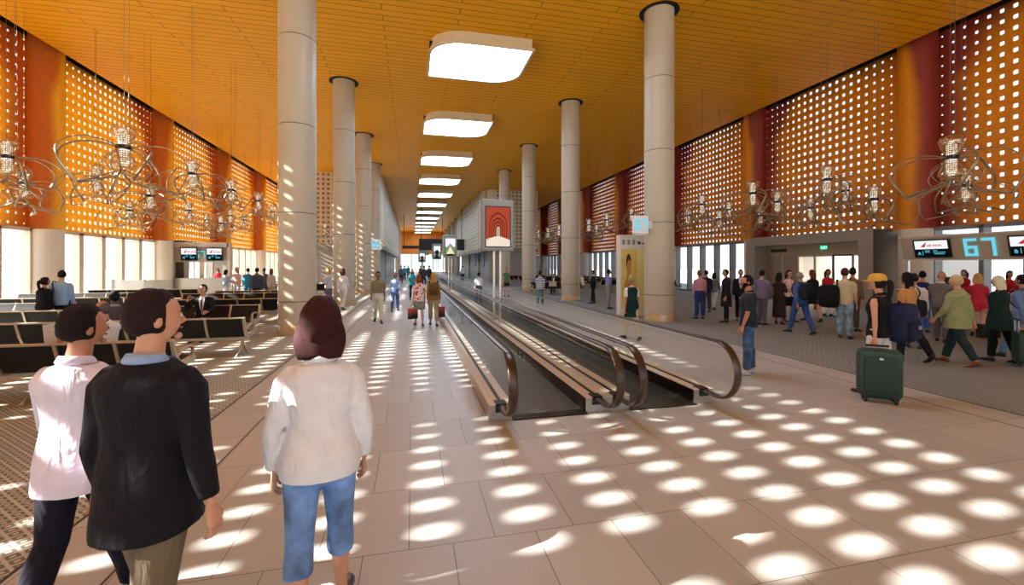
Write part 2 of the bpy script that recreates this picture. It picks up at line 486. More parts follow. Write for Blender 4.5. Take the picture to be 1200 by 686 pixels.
# ------------------------------------------------------------------ moving walkways
YW0, YW1 = 5.13, 62.0
def pedestal(x0, x1, parent, outer):
    m = MB(); z = .195
    m.m = 0; m.box(x0, x1, YW0, YW1, 0, z - .012)
    m.m = 1; m.box(x0 - .004, x1 + .004, YW0 - .004, YW1, z - .012, z)
    return m.build('pedestal', [PEDS, PEDT], parent)
def rail_path(x, rad=.365, z1=.9, yc=4.86):
    pts = [(x, YW1, z1)] + [(x, YW1 - (YW1 - yc) * i / 12, z1) for i in range(1, 13)]
    zc = z1 - rad
    for i in range(1, 17):
        a = R(90 + 180 * i / 16); pts.append((x, yc + rad * math.cos(a), zc + rad * math.sin(a)))
    pts.append((x, yc + .18, z1 - 2 * rad + .005)); pts.append((x, YW0 + .25, z1 - 2 * rad + .0))
    return pts
def balustrade(x, parent):
    m = MB(); zc, rad, yc = .9 - .365, .33, 4.86
    prof = [(YW1, .19), (YW1, .885), (yc, .885 - .02)] + [(yc + rad * math.cos(R(90 + 180 * i / 16)), zc + rad * math.sin(R(90 + 180 * i / 16))) for i in range(17)] + [(YW0 + .1, zc - rad)]
    m.prism(prof, 'x', x - .006, x + .006); m.build('glass_panel', GLASS, parent)
    m = MB(); m.tube(rail_path(x), .055, 12, (1, .36), up=(1, 0, 0)); m.build('handrail', RUBBER, parent, smooth=True)
    m = MB(); m.box(x - .022, x + .022, YW0 + .02, YW1, .19, .202); m.build('brush_strip', BLK, parent)
    m = MB(); m.box(x - .075, x + .06, YW0 - .02, YW0 + .14, .1, .205); m.build('handrail_inlet', BLK, parent)
def walkway(xa, xb, xc, xd, ra, rb, belt, label):
    t = empty('moving_walkway', ((xb + xc) / 2, YW0, 0), 0, label, 'moving walkway', 'pair of moving walkways')
    par = empty('x'); COL.objects.unlink(par); bpy.data.objects.remove(par)
    ox = (xb + xc) / 2
    objs0 = set(COL.objects)
    pedestal(xa, xb, t, 1); pedestal(xc, xd, t, 1)
    m = MB(); m.box(xb, xc, YW0 + .0, YW1, .0, .012); m.build('belt', belt, t)
    m = MB(); m.box(xb, xc, YW0 - .06, YW0 + .1, .0, .016); m.build('comb_plate', DARKM, t)
    m = MB(); m.box(xb - .002, xb + .012, YW0 + .02, YW1, .012, .185); m.box(xc - .012, xc + .002, YW0 + .02, YW1, .012, .185); m.build('skirt_panel', mat('skirt_dark', (40, 33, 29), .25, .5), t)
    balustrade(ra, t); balustrade(rb, t)
    inv = Matrix.Translation(V((-ox, -YW0, 0)))
    for o in set(COL.objects) - objs0: o.data.transform(inv)
    return t
walkway(.915, 1.2, 2.18, 2.484, 1.07, 2.34, BELT1, 'left moving walkway with ribbed dark belt and glass balustrades beside the central aisle')
walkway(2.486, 2.79, 3.77, 4.06, 2.63, 3.92, BELT2, 'right moving walkway with smooth green-grey belt, carrying the man in a white shirt')

# ------------------------------------------------------------------ totem displays between the walkways
RED1, RED2, RED3 = emit('scr_red', (176, 74, 52), 1), emit('scr_dark_red', (112, 38, 28), 1), emit('scr_light_red', (206, 128, 96), 1)
SPALE, SGREEN, SWHITE, SDARK, SGREY = emit('scr_pale', (244, 226, 206), 1), emit('scr_green', (120, 150, 84), 1), emit('scr_white', (246, 248, 250), 1), emit('scr_dark', (34, 38, 32), 1), emit('scr_grey', (150, 150, 146), 1)
SCYAN, SRED, SNAVY = emit('scr_cyan', (96, 208, 232), 1), emit('scr_logo_red', (206, 44, 34), 1), emit('scr_black', (10, 12, 16), 1)
def arch(w, h, y0, n=10, pointed=.25):
    pts = [(-w, y0), (w, y0), (w, y0 + h)]
    for i in range(1, n):
        u = i / n * 2 - 1
        a = math.sqrt(max(0, 1 - u * u)); pts.append((-u * w, y0 + h + w * (a * (1 - pointed) + pointed * (1 - abs(u)) * 1.5)))
    pts.append((-w, y0 + h)); return pts
def totem(px_x, y, kind, label, w=.98, z0=2.33, z1=3.86, x=2.485):
    t = empty('display_totem', (x, y, .195), R(2), label, 'display screen', 'display screens standing between the walkways')
    for sx in (-.09, .1):
        m = MB(); m.lathe([(.035, 0), (.035, z0 - .195 + .05)], 14, (sx, 0, 0)); m.lathe([(.055, .0), (.055, .03)], 14, (sx, 0, 0)); m.lathe([(.045, .72), (.045, .78)], 14, (sx, 0, 0)); m.build('pole', mat('pole_white_metal', (226, 220, 212), .25, .5), t, smooth=False)
    A, B = z0 - .195, z1 - .195
    m = MB(); m.box(-w / 2, w / 2, -.13, .13, A, B); o = m.build('housing', mat('totem_grey', (138, 140, 136), .4, .3), t, bevel=.02)
    m = MB(); m.box(-w / 2 - .05, -w / 2 - .002, -.05, .2, A + .08, B - .04); m.build('side_box', mat('totem_side', (178, 176, 170), .4, .2), t, bevel=.01)
    m = MB(); m.box(-w * .4, w * .4, -.142, -.125, A + .1, B - .2); m.build('bezel', BLK, t)
    sw, s0, s1 = w * .37, A + .13, B - .23
    m = MB(); sh = s1 - s0; cz = (s0 + s1) / 2
    fr = ((0, -.142, s0), (1, 0, 0), (0, 0, 1))
    if kind == 'arches':
        mats = [RED1, RED2, RED3, SPALE, SGREEN, SWHITE]
        m.m = 0; flat_poly([(-sw, 0), (sw, 0), (sw, sh), (-sw, sh)], fr, .003, m)
        dd = .004
        for i, (ww, hh, mi) in enumerate(((.27, .6, 1), (.245, .56, 0), (.2, .48, 1), (.175, .44, 0), (.14, .4, 1), (.115, .36, 0), (.075, .32, 1), (.045, .28, 3), (.022, .26, 4))):
            m.m = mi; flat_poly(arch(ww, hh, .12 + .02 * i), (V(fr[0]) + V((0, -.0008 * (i + 1), 0)), *fr[1:]), dd, m)
        m.m = 3; flat_poly([(-sw, 0), (sw, 0), (sw, .2), (.05, .3), (-.05, .3), (-sw, .22)], (V(fr[0]) + V((0, -.009, 0)), *fr[1:]), .004, m)
        m.m = 0
        for sx in (-1, 1):
            for q, (a, b, h) in enumerate(((.3, .34, .9), (.2, .225, .6), (.13, .145, .45))):
                flat_poly([(sx * a, .2 + .05 * q), (sx * b, .2 + .05 * q), (sx * b, h), (sx * a, h)][::sx], (V(fr[0]) + V((0, -.0096, 0)), *fr[1:]), .004, m)
    elif kind == 'road':
        mats = [SWHITE, SDARK, SPALE, SGREEN, RED3, SGREY]
        m.m = 0; flat_poly([(-sw, 0), (sw, 0), (sw, sh), (-sw, sh)], fr, .003, m)
        m.m = 3; flat_poly([(-sw, 0), (sw, 0), (sw, sh * .5), (-sw, sh * .5)], (V(fr[0]) + V((0, -.001, 0)), *fr[1:]), .003, m)
        m.m = 2; flat_poly([(-sw * .8, .1), (sw * .8, .1), (.03, sh * .5), (-.03, sh * .5)], (V(fr[0]) + V((0, -.002, 0)), *fr[1:]), .003, m)
        m.m = 1; flat_poly([(-sw, 0), (sw, 0), (sw * .5, .12), (-sw * .6, .1)], (V(fr[0]) + V((0, -.003, 0)), *fr[1:]), .003, m)
        m.m = 5; flat_poly([(-.2, sh * .5), (.2, sh * .5), (.12, sh * .6), (.03, sh * .66), (0, sh * .78), (-.03, sh * .66), (-.12, sh * .6)], (V(fr[0]) + V((0, -.002, 0)), *fr[1:]), .003, m)
    else:
        mats = [SGREY, SDARK, SWHITE]
        m.m = 0; flat_poly([(-sw, 0), (sw, 0), (sw, sh), (-sw, sh)], fr, .003, m)
        m.m = 2; flat_poly([(-sw, sh * .55), (sw, sh * .5), (sw, sh), (-sw, sh)], (V(fr[0]) + V((0, -.001, 0)), *fr[1:]), .003, m)
        m.m = 1; flat_poly([(-sw, .0), (sw, .0), (sw * .2, sh * .25), (sw * .7, sh * .5), (0, sh * .72), (-sw * .8, sh * .5), (-sw * .3, sh * .3)], (V(fr[0]) + V((0, -.002, 0)), *fr[1:]), .003, m)
    m.build('screen', mats, t)
totem(0, 12.6, 'arches', 'nearest display screen on two poles, showing red sandstone arches')
totem(0, 28.9, 'road', 'second display screen, showing a pale road under a white sky', .9, 2.42, 3.93)
totem(0, 44.5, 'grey', 'third display screen, showing a grey tree picture', .9, 2.5, 4.1)
totem(0, 58.0, 'grey', 'farthest and smallest display screen between the walkways', .9, 2.3, 3.7, x=1.3)

# ------------------------------------------------------------------ perforated cream blocks over the concourse, with walls under them
def block(x0, x1, sgn, y0, y1):
    nm = 'wall_%s' % ('right' if sgn > 0 else 'left')
    CB = mat('cream_mesh', (226, 214, 190), .55)
    xi = x0 if sgn > 0 else x1
    mb = perforated('b', xi, y0 + 1.5, y1, 3.9, ZC - .02, CB, .05 * sgn, .8, .42, fixed=.62)
    struct(mb.build(nm, CB))
    # end face towards the camera, built like the side and turned
    mb = perforated('b', 0, 0, abs(x1 - x0) - 1.5, 3.9, ZC - .02, CB, -.05, .42, .42, fixed=.55)
    M = Matrix(((0, sgn, 0, xi + 1.5 * sgn), (-1, 0, 0, y0), (0, 0, 1, 0), (0, 0, 0, 1)))
    mb.xf(M); o = mb.build(nm, CB); fix_normals(o); struct(o)
    m = MB(); pts = []
    for i in range(9):
        a = R(90 * i / 8); pts.append((xi + 1.5 * sgn - 1.5 * sgn * math.cos(a), y0 + 1.5 - 1.5 * math.sin(a)))
    for i in range(9):
        a = R(90 - 90 * i / 8); pts.append((xi + 1.5 * sgn - 1.45 * sgn * math.cos(a), y0 + 1.5 - 1.45 * math.sin(a)))
    m.prism(pts, 'z', 3.9, ZC - .02); o = m.build(nm, CB); fix_normals(o); struct(o)
    BK = mat('block_backing', (176, 138, 84), .7)
    m = MB(); a, b = sorted((xi + .35 * sgn, (x1 if sgn > 0 else x0))); m.box(a, b, y0 + .4, y1, 3.95, ZC - .05); struct(m.build(nm, BK))
    GW = mat('grey_wall', (168, 160, 150), .6)
    m = MB(); m.box(min(x0, x1) - .05, max(x0, x1) + .05, y0 - .1, y1, 3.45, 3.9); struct(m.build(nm, mat('fascia_grey', (150, 140, 130), .5)))
    # wall below: solid lengths and dark doorways
    xa, xb = sorted((xi + .8 * sgn, x1 if sgn > 0 else x0))
    m = MB(); segs = ((y0 + .6, y0 + 7), (y0 + 9, y0 + 17), (y0 + 19, y1))
    for a, b in segs: m.box(xa, xb, a, b, 0, 3.45)
    struct(m.build(nm, GW))
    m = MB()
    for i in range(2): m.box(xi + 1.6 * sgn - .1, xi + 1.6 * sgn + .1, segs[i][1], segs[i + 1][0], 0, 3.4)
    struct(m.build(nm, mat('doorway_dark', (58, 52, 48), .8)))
block(7.85, 14.3, 1, 48.0, 77.0)
block(-8.7, -2.75, -1, 42.5, 92.0)
# blue pictogram boards beside the washroom doorway
BLUE = mat('sign_blue', (52, 78, 142), .5)
def washroom_sign(x, y, label, man):
    t = empty('washroom_sign', (x, y, 1.75), 0, label, 'sign', 'blue washroom signs')
    m = MB(); m.box(-.03, .03, -.85, .85, 0, 1.65); m.build('board', BLUE, t, bevel=.01)
    m = MB(); s = -1 if x > 0 else 1
    xx = .034 * s
    m.ball((xx, 0, 1.35), (.01, .13, .13), 12, 7)
    body = [(-.2, .75), (.2, .75), (.2, 1.15), (-.2, 1.15)] if man else [(-.38, .5), (.38, .5), (.12, 1.15), (-.12, 1.15)]
    m.prism(body, 'x', min(xx, 0), max(xx, 0) + .006)
    m.prism([(-.17, .15), (-.03, .15), (-.03, .8), (-.17, .8)], 'x', min(xx, 0), max(xx, 0) + .006)
    m.prism([(.03, .15), (.17, .15), (.17, .8), (.03, .8)], 'x', min(xx, 0), max(xx, 0) + .006)
    m.build('pictogram', mat('sign_white', (226, 228, 236), .5), t)
washroom_sign(8.6, 52.5, 'blue washroom sign nearer the camera on the right grey wall', False)
washroom_sign(8.6, 59.6, 'blue washroom sign beyond the doorway on the right grey wall', True)
washroom_sign(-3.51, 47, 'blue washroom sign on the left grey wall beyond the hanging 68', True)

# dark hanging bridge and gantry far down the hall
t = empty('overhead_gantry', (5.2, 66, 4.2), 0, 'dark gantry crossing high above the far end of the walkways', 'gantry')
m = MB(); m.box(-4.2, 2.6, -.4, .4, .0, 1.7); m.build('beam', mat('gantry_dark', (40, 34, 32), .6), t)
m = MB(); m.box(-3.9, -3.8, -.05, .05, 1.7, 6.4); m.box(2.2, 2.3, -.05, .05, 1.7, 6.4); m.build('hanger', BLK, t)
t = empty('overhead_gantry', (1.6, 74, 3.7), 0, 'low dark gantry at the far end with small white clocks hung under it', 'gantry')
m = MB(); m.box(-3.2, 3.8, -.2, .2, 1.0, 1.5); m.build('beam', mat('gantry_dark', (40, 34, 32), .6), t)
m = MB(); m.box(-.5, 1.2, -.15, .15, -.1, .9); m.build('sign_box', mat('gantry_box', (150, 150, 140), .6), t)
m = MB(); m.box(-3.0, -2.9, -.05, .05, 1.5, 6.9); m.box(3.4, 3.5, -.05, .05, 1.5, 6.9); m.build('hanger', BLK, t)

# ------------------------------------------------------------------ boarding gates
BEIGE = mat('portal_taupe', (158, 146, 132), .5, 0, .05, 1)
BROWN = mat('portal_brown', (66, 50, 42), .5)
def digits(text, mb, frame, h, w=None, t=None):
    """seven-segment style numerals as bars"""
    w = w or h * .55; t = t or h * .17; gap = w * .32
    seg = {'6': 'afgecd', '7': 'abc', '8': 'abcdefg'}
    for i, ch in enumerate(text):
        ox = i * (w + gap)
        bars = {'a': (0, w, h - t, h), 'd': (0, w, 0, t), 'g': (0, w, h / 2 - t / 2, h / 2 + t / 2), 'f': (0, t, h / 2, h), 'e': (0, t, 0, h / 2), 'b': (w - t, w, h / 2, h), 'c': (w - t, w, 0, h / 2)}
        for s in seg[ch]:
            a, b, c, d = bars[s]
            flat_poly([(ox + a, c), (ox + b, c), (ox + b, d), (ox + a, d)], frame, .004 + .0004 * ord(s) % .002, mb)

def monitor(parent, cx, cz, w, h, letter, M):
    """departure screen: white upper half with logo, black lower half; built facing -X then transformed by M"""
    m = MB(); m.box(-.05, .05, cx - w / 2, cx + w / 2, cz - h / 2, cz + h / 2); m.xf(M); o = m.build('monitor', BLK, parent, bevel=.01)
    a = MB()
    fr = (M @ V((-.051, cx + w * .45, cz - h * .44)), M.to_3x3() @ V((0, -1, 0)), M.to_3x3() @ V((0, 0, 1)))
    fr2 = (V(fr[0]) + M.to_3x3() @ V((-.004, 0, 0)), fr[1], fr[2])
    W, Hh = w * .9, h * .88
    a.m = 0; flat_poly([(0, Hh * .48), (W, Hh * .48), (W, Hh), (0, Hh)], fr, .003, a)
    a.m = 1; flat_poly([(0, 0), (W, 0), (W, Hh * .48), (0, Hh * .48)], fr, .003, a)
    a.m = 2; flat_poly([(W * .18, Hh * .62), (W * .3, Hh * .6), (W * .34, Hh * .72), (W * .38, Hh * .93), (W * .3, Hh * .8), (W * .24, Hh * .72)], fr2, .003, a)
    a.m = 3; flat_poly([(W * .22, Hh * .1), (W * .235, Hh * .1), (W * .235, Hh * .38), (W * .22, Hh * .38)], fr2, .002, a)
    s = a.build('display', [SWHITE, SNAVY, SRED, SCYAN], o)
    def put(txt, u, v, size, mt, name):
        X = V(fr[1]); Z = V(fr[2]); N = X.cross(Z)
        oo = V(fr2[0]) + X * u + Z * v + N * .004
        MM = Matrix((( X.x, Z.x, N.x, oo.x), (X.y, Z.y, N.y, oo.y), (X.z, Z.z, N.z, oo.z), (0, 0, 0, 1)))
        lettering(name, txt, size, mt, o, MM, .002, 'LEFT', .002)
    put('AIR INDIA', W * .38, Hh * .64, h * .15, SRED, 'logo_text')
    put(letter, W * .07, Hh * .12, h * .24, SCYAN, 'gate_letter')
    bars = MB()
    for i, (u0, u1, v) in enumerate(((.3, .45, .36), (.3, .45, .27), (.55, .68, .36), (.55, .92, .25), (.58, .88, .15))):
        flat_poly([(W * u0, Hh * v), (W * u1, Hh * v), (W * u1, Hh * (v + .035)), (W * u0, Hh * (v + .035))], fr2, .003, bars)
    bars.build('text_line', SCYAN, o)
    return o

# right portal, bay 13.1-21.5
def portal(xf, xw, y0, y1, side, label_unused=None):
    """big taupe portal frame standing out from the wall, glass doors and lit lobby inside; s=+1 opens to +X"""
    s = 1 if xw > xf else -1
    nm = 'wall_' + side
    def bx(m, xa, xb, *r): a, b = sorted((xa, xb)); m.box(a, b, *r)
    m = MB()
    bx(m, xf, xw + .3 * s, y0, y0 + .62, 0, 2.98); bx(m, xf, xw + .3 * s, y1 - .62, y1, 0, 2.98); bx(m, xf, xw + .3 * s, y0, y1, 2.98, 3.46)
    m.m = 1; bx(m, xf + .02 * s, xw + .3 * s, y0 - .02, y0 - .001, 0, 3.42)
    o = m.build(nm, [BEIGE, BROWN]); struct(o)
    # lobby behind (the left portal opens straight onto daylight)
    LW = mat('lobby_white', (236, 230, 222), .6)
    m = MB(); xb = xw + 4.0 * s
    bx(m, xb, xb + .1 * s, y0 - 1, y1 + 1, 0, 3.2); bx(m, xw + .3 * s, xb, y0 - 1, y0 - .9, 0, 3.2); bx(m, xw + .3 * s, xb, y1 + .9, y1 + 1, 0, 3.2); bx(m, xw + .3 * s, xb, y0 - 1, y1 + 1, 3.1, 3.2)
    bx(m, xw + 1.8 * s, xw + 1.9 * s, y0 + .8, y0 + 3.6, 0, 1.1)
    if s > 0: struct(m.build(nm, LW))
    if s < 0: m = MB(); bx(m, xw + .3 * s, xb, y0 - 1, y1 + 1, -.3, 0); struct(m.build('floor', CARPET))
    li = bpy.data.lights.new('lobby_light', 'AREA'); li.energy = 420 if s > 0 else 60; li.shape = 'RECTANGLE'; li.size = 2; li.size_y = 5; li.color = (1, .95, .88)
    lo = bpy.data.objects.new('lobby_light', li); COL.objects.link(lo); lo.location = (xw + 2.2 * s, (y0 + y1) / 2, 3.05)
    # transom header with vents
    hd = xf + .9 * s
    m = MB(); bx(m, hd, hd + .12 * s, y0 + .62, y1 - .62, 2.42, 2.98)
    struct(m.build('trim_5' if s > 0 else 'trim_6', mat('header_beige', (168, 148, 124), .5)))
    m = MB(); bx(m, hd - .02 * s, hd, y1 - 1.9, y1 - .85, 2.62, 2.8)
    tag(m.build('air_grille', BLK), 'long black air grille at the far end of the header over the %s gate doors' % side, 'vent')
    m = MB(); bx(m, hd - .02 * s, hd, y0 + .7, y0 + 1.05, 2.62, 2.84)
    tag(m.build('speaker_box', BLK, bevel=.005), 'small square black box at the near end of the header over the %s gate doors' % side, 'speaker')
    # doors: solid taupe leaves at far end, glass leaves nearer
    dn = 0
    leafw = (y1 - y0 - 1.24) / 6
    for i in range(6):
        a = y0 + .62 + leafw * i; b = a + leafw
        d = struct(empty('door_%d' % (i + (1 if s > 0 else 7)), (hd + .06 * s, (a + b) / 2, 0)))
        h = leafw / 2
        if i >= 4 and s > 0:
            m = MB(); m.box(-.03, .03, -h + .015, h - .015, 0, 2.42); m.build('leaf', mat('door_taupe', (150, 134, 118), .45), d)
            m = MB(); m.lathe([(.015, .8), (.015, 1.3)], 8, (-.08 * s, h - .12 if i == 4 else -h + .12, 0)); m.box(-.08, .0, -.01, .01, .85, .87, Matrix.Translation(V((0 if s > 0 else .08, h - .12 if i == 4 else -h + .12, 0)))); m.build('handle', STEEL, d)
        else:
            m = MB(); m.box(-.025, .025, -h, -h + .05, 0, 2.42); m.box(-.025, .025, h - .05, h, 0, 2.42); m.box(-.025, .025, -h, h, 0, .09); m.box(-.025, .025, -h, h, 2.34, 2.42); m.build('frame', DARKM if i == 1 else mat('door_frame', (176, 164, 150), .4, .4), d)
            m = MB(); m.box(-.006, .006, -h + .05, h - .05, .09, 2.34); m.build('pane', PANE, d)
portal(19.05, XR, 14.15, 21.2, 'right')
portal(-13.9, XL, 30.7, 37.6, 'left')
t = empty('exit_sign', (19.93, 17.1, 2.78), 0, 'small green lit exit sign on the header over the right gate doors', 'exit sign')
m = MB(); m.box(-.03, .018, -.2, .2, -.1, .1); m.build('housing', BLK, t, bevel=.005)
m = MB(); m.box(-.034, -.03, -.19, .19, -.09, .09); m.m = 1
m.ball((-.036, -.02, .045), (.004, .022, .022), 10, 6); m.prism([(-.06, -.07), (-.03, -.07), (0, -.02), (.05, -.06), (.06, -.04), (.02, .02), (-.05, .03), (-.07, 0)], 'x', -.038, -.033)
m.build('face', [emit('exit_green', (60, 214, 160), 1.6), SWHITE], t)

# right check-in gate 67: canopy beam on posts over a counter
t = empty('gate_counter', (16.4, 8.3, 0), 0, 'long boarding gate counter with canopy beam reading 67 at right', 'gate counter')
def L_(x, y): return x - 16.4, y - 8.3
PANEL = mat('counter_panel', (186, 174, 158), .4, .1)
BEAM = mat('beam_panel', (186, 170, 148), .4, .1)
yN, yF = 3.2, 11.35
M = Matrix.Identity(4)
m = MB()
a, b = L_(16.65, yN); c, d = L_(16.85, yF)
lean = .16
m.prism([(a - lean + .0, 2.82), (a + .0, 2.1), (a + .16, 2.1), (a + .2, 2.82)], 'y', b, d); m.build('beam', BEAM, t)
m = MB(); m.box(a - lean - .03, a + .24, b, d + .05, 2.82, 2.87); m.box(a - .03, a + .2, b, d + .05, 2.06, 2.1); m.build('beam_trim', STEEL, t)
for yy in (yF - .05, yF - 3.0, yN + .1):
    m = MB(); lx, ly = L_(16.75, yy); m.box(lx - .05, lx + .05, ly - .05, ly + .05, 0, 2.85); m.build('post', STEEL, t, bevel=.008)
m = MB(); m.box(-.3, .35, yN - 8.3, yF - 8.3 - .25, .14, 1.06); m.build('counter', PANEL, t)
m = MB(); m.box(-.24, .3, yN - 8.3, yF - 8.3 - .3, 0, .14); m.build('plinth', BROWN, t)
m = MB(); m.box(-.36, .42, yN - 8.3, yF - 8.3 - .2, 1.06, 1.11); m.build('worktop', mat('worktop', (206, 196, 180), .25), t, bevel=.01)
m = MB()
for i in range(6): yy = yN - 8.3 + .9 + i * 1.3; m.box(-.306, -.3, yy - .008, yy + .008, .14, 1.06)
m.box(-.306, -.3, yN - 8.3, yF - 8.55, .62, .64)
m.build('counter_joint', SEAM, t)
# canopy face is tilted: monitors and numerals share its plane
ang = math.atan2(lean, .72)
Mf = Matrix.Translation(V((a - .02, 0, 2.1))) @ Matrix.Rotation(-ang, 4, 'Y')
monitor(t, 10.45 - 8.3, .36, 1.0, .6, 'A', Mf)
monitor(t, 8.1 - 8.3, .36, 1.0, .6, 'B', Mf)
monitor(t, 5.9 - 8.3, .36, 1.0, .6, 'C', Mf)
mb = MB()
fr = (Mf @ V((-.012, 9.62 - 8.3, .08)), Mf.to_3x3() @ V((0, -1, 0)), Mf.to_3x3() @ V((0, 0, 1)))
digits('67', mb, fr, .55, .32, .085); mb.build('gate_number', emit('cyan_number', (110, 214, 236), 1.0), t)
# desk screens on counter
def desk_monitor(x, y, z, rz, label):
    t = empty('desk_monitor', (x, y, z), rz, label, 'monitor')
    m = MB(); m.box(-.03, .03, -.2, .2, .12, .42); m.build('casing', BLK, t, bevel=.01)
    m = MB(); m.box(-.1, .1, -.12, .12, 0, .015); m.box(-.015, .015, -.03, .03, .01, .2); m.build('stand', BLK, t)
desk_monitor(16.5, 9.9, 1.11, .3, 'black monitor on the gate 67 counter beside the first attendant')

# left gate booth (frontal, beyond seats)
def booth():
    t = empty('gate_counter', (-12.9, 30.6, 0), 0, 'small frontal gate booth with two monitors, beyond the left seating', 'gate counter')
    W0, W1 = -1.55, 1.55
    m = MB()
    for x in (W0, W1): m.box(x - .09, x + .09, -.15, .15, 0, 3.3)
    m.box(W0, W1, -.15, .15, 3.05, 3.34); m.build('portal_frame', mat('booth_frame', (206, 194, 178), .4, .2), t)
    m = MB(); m.box(W0 + .1, W1 - .1, -.05, .1, 2.1, 3.05); m.build('beam', BEAM, t)
    m = MB(); m.box(W0 + .1, W1 + .3, -.35, .2, 0, 1.1); m.build('counter', STEEL, t)
    m = MB(); m.box(-.12, .12, .0, .08, 0, 2.1); m.build('post', MULL_L, t)
    Mb = Matrix.Translation(V((0, -.06, 0))) @ Matrix.Rotation(R(90), 4, 'Z') @ Matrix.Rotation(-.1, 4, 'Y')
    monitor(t, .55, 2.6, .9, .82, 'A', Mb); monitor(t, -1.0 + .15, 2.6, .9, .82, 'B', Mb)
    mb = MB(); digits('67', mb, (V((-.33, -.1, 2.35)), V((1, 0, 0)), V((0, 0, 1))), .45, .24, .06)
    mb.build('gate_number', emit('cyan_number', (110, 214, 236), 1.0), t)
booth()
t = empty('low_partition', (-13.2, 25.3, 0), 0, 'low brushed-steel partition between the left windows and gate booth', 'partition')
m = MB(); m.box(-1.4, 1.2, -.04, .04, .08, 1.15); m.build('panel', STEEL, t)
m = MB()
for x in (-1.35, 0, 1.15): m.box(x - .03, x + .03, -.05, .05, 0, 1.2)
m.build('post', STEEL, t)

# ------------------------------------------------------------------ gate number boxes on columns and advert stand
def gate_sign(loc, text, w, h, col_side, label):
    t = empty('gate_sign', loc, R(-4), label, 'gate sign', 'gate number boxes on columns')
    m = MB(); m.box(-w / 2, w / 2, -.08, .08, 0, h); m.build('box', mat('sign_box_white', (236, 238, 236), .4), t, bevel=.01)
    mb = MB(); n = h * .6; ww = n * .5
    digits(text, mb, (V((-ww * 1.16, -.084, h * .2)), V((1, 0, 0)), V((0, 0, 1))), n, ww, n * .16)
    mb.build('gate_number', emit('cyan_number', (110, 214, 236), 1.0), t)
    m = MB(); s = col_side; x0, x1 = sorted((s * w / 2, s * (w / 2 + .3))); m.box(x0, x1, -.03, .03, h * .3, h * .7); m.build('bracket', STEEL, t)
gate_sign((7.42, 12.9, 2.95), '67', .5, .6, 1, 'white box sign reading 67 on the nearest right-hand column')
gate_sign((-3.0, 37.6, 3.2), '68', .95, .9, 1, 'white box sign reading 68 on a far left-hand column')

def advert():
    t = empty('advert_stand', (8.0, 14.5, 0), R(-3), 'tall white stand with a golden poster of a woman, beside the nearest right column', 'advert stand')
    m = MB(); m.box(-.56, .62, -.16, .16, 0, 3.02); m.build('housing', mat('stand_white', (214, 208, 198), .35), t, bevel=.02)
    m = MB()
    for i in range(3): m.box(-.46 + i * .2, -.36 + i * .2, -.166, -.158, 2.66, 2.84)
    m.m = 1; m.box(.14, .26, -.166, -.158, 2.68, 2.78); m.m = 2; m.box(.3, .44, -.166, -.158, 2.68, 2.74); m.build('emblem', [mat('emblem_grey', (130, 126, 122), .5), mat('emblem_black', (30, 28, 28), .5), mat('emblem_red', (190, 60, 60), .5)], t)
    mats = [mat('poster_gold', (214, 186, 96), .5, 0, .25, 3), mat('poster_pale', (226, 208, 138), .5, 0, .1, 4), mat('poster_skin', (186, 124, 62), .5), mat('poster_hair', (46, 30, 20), .5), mat('poster_red', (170, 40, 40), .5)]
    m = MB(); fr = lambda d: (V((0, -.17 - d, 0)), V((1, 0, 0)), V((0, 0, 1)))
    m.m = 0; flat_poly([(-.5, .3), (.12, .3), (.12, 2.5), (-.5, 2.5)], fr(0), .01, m)
    m.m = 1; flat_poly([(.12, .3), (.5, .3), (.5, 2.5), (.12, 2.5)], fr(0), .01, m)
    def ell(cx, cz, a, b, n=16, tilt=0): return [(cx + a * math.cos(2 * PI * i / n) * 1.0, cz + b * math.sin(2 * PI * i / n)) for i in range(n)]
    m.m = 3; flat_poly(ell(-.22, 2.02, .1, .3), fr(.002), .01, m)
    m.m = 2; flat_poly([(-.34, .3), (.04, .3), (.0, 1.0), (-.04, 1.3), (-.12, 1.5), (-.15, 1.75), (-.28, 1.75), (-.3, 1.45), (-.4, 1.2)], fr(.003), .01, m)
    m.m = 2; flat_poly(ell(-.2, 1.9, .08, .2), fr(.005), .01, m)
    m.m = 3; flat_poly(ell(-.23, 1.95, .02, .008, 8), fr(.007), .01, m); flat_poly(ell(-.17, 1.95, .02, .008, 8), fr(.007), .01, m)
    m.m = 4; flat_poly(ell(-.2, 1.8, .025, .012, 8), fr(.007), .01, m)
    m.m = 0; flat_poly([(-.5, .3), (.04, .3), (.0, .95), (-.2, .8), (-.4, 1.15), (-.5, 1.0)], fr(.006), .01, m)
    m.build('poster', mats, t)
advert()
# ------------------------------------------------------------------ curves
def smooth_path(pts, n=5):
    pts = [V(p) for p in pts]; out = []
    for i in range(len(pts) - 1):
        p0 = pts[max(i - 1, 0)]; p1 = pts[i]; p2 = pts[i + 1]; p3 = pts[min(i + 2, len(pts) - 1)]
        for j in range(n):
            t = j / n
            out.append(.5 * ((2 * p1) + (p2 - p0) * t + (2 * p0 - 5 * p1 + 4 * p2 - p3) * t * t + (3 * p1 - p0 - 3 * p2 + p3) * t ** 3))
    out.append(pts[-1]); return out

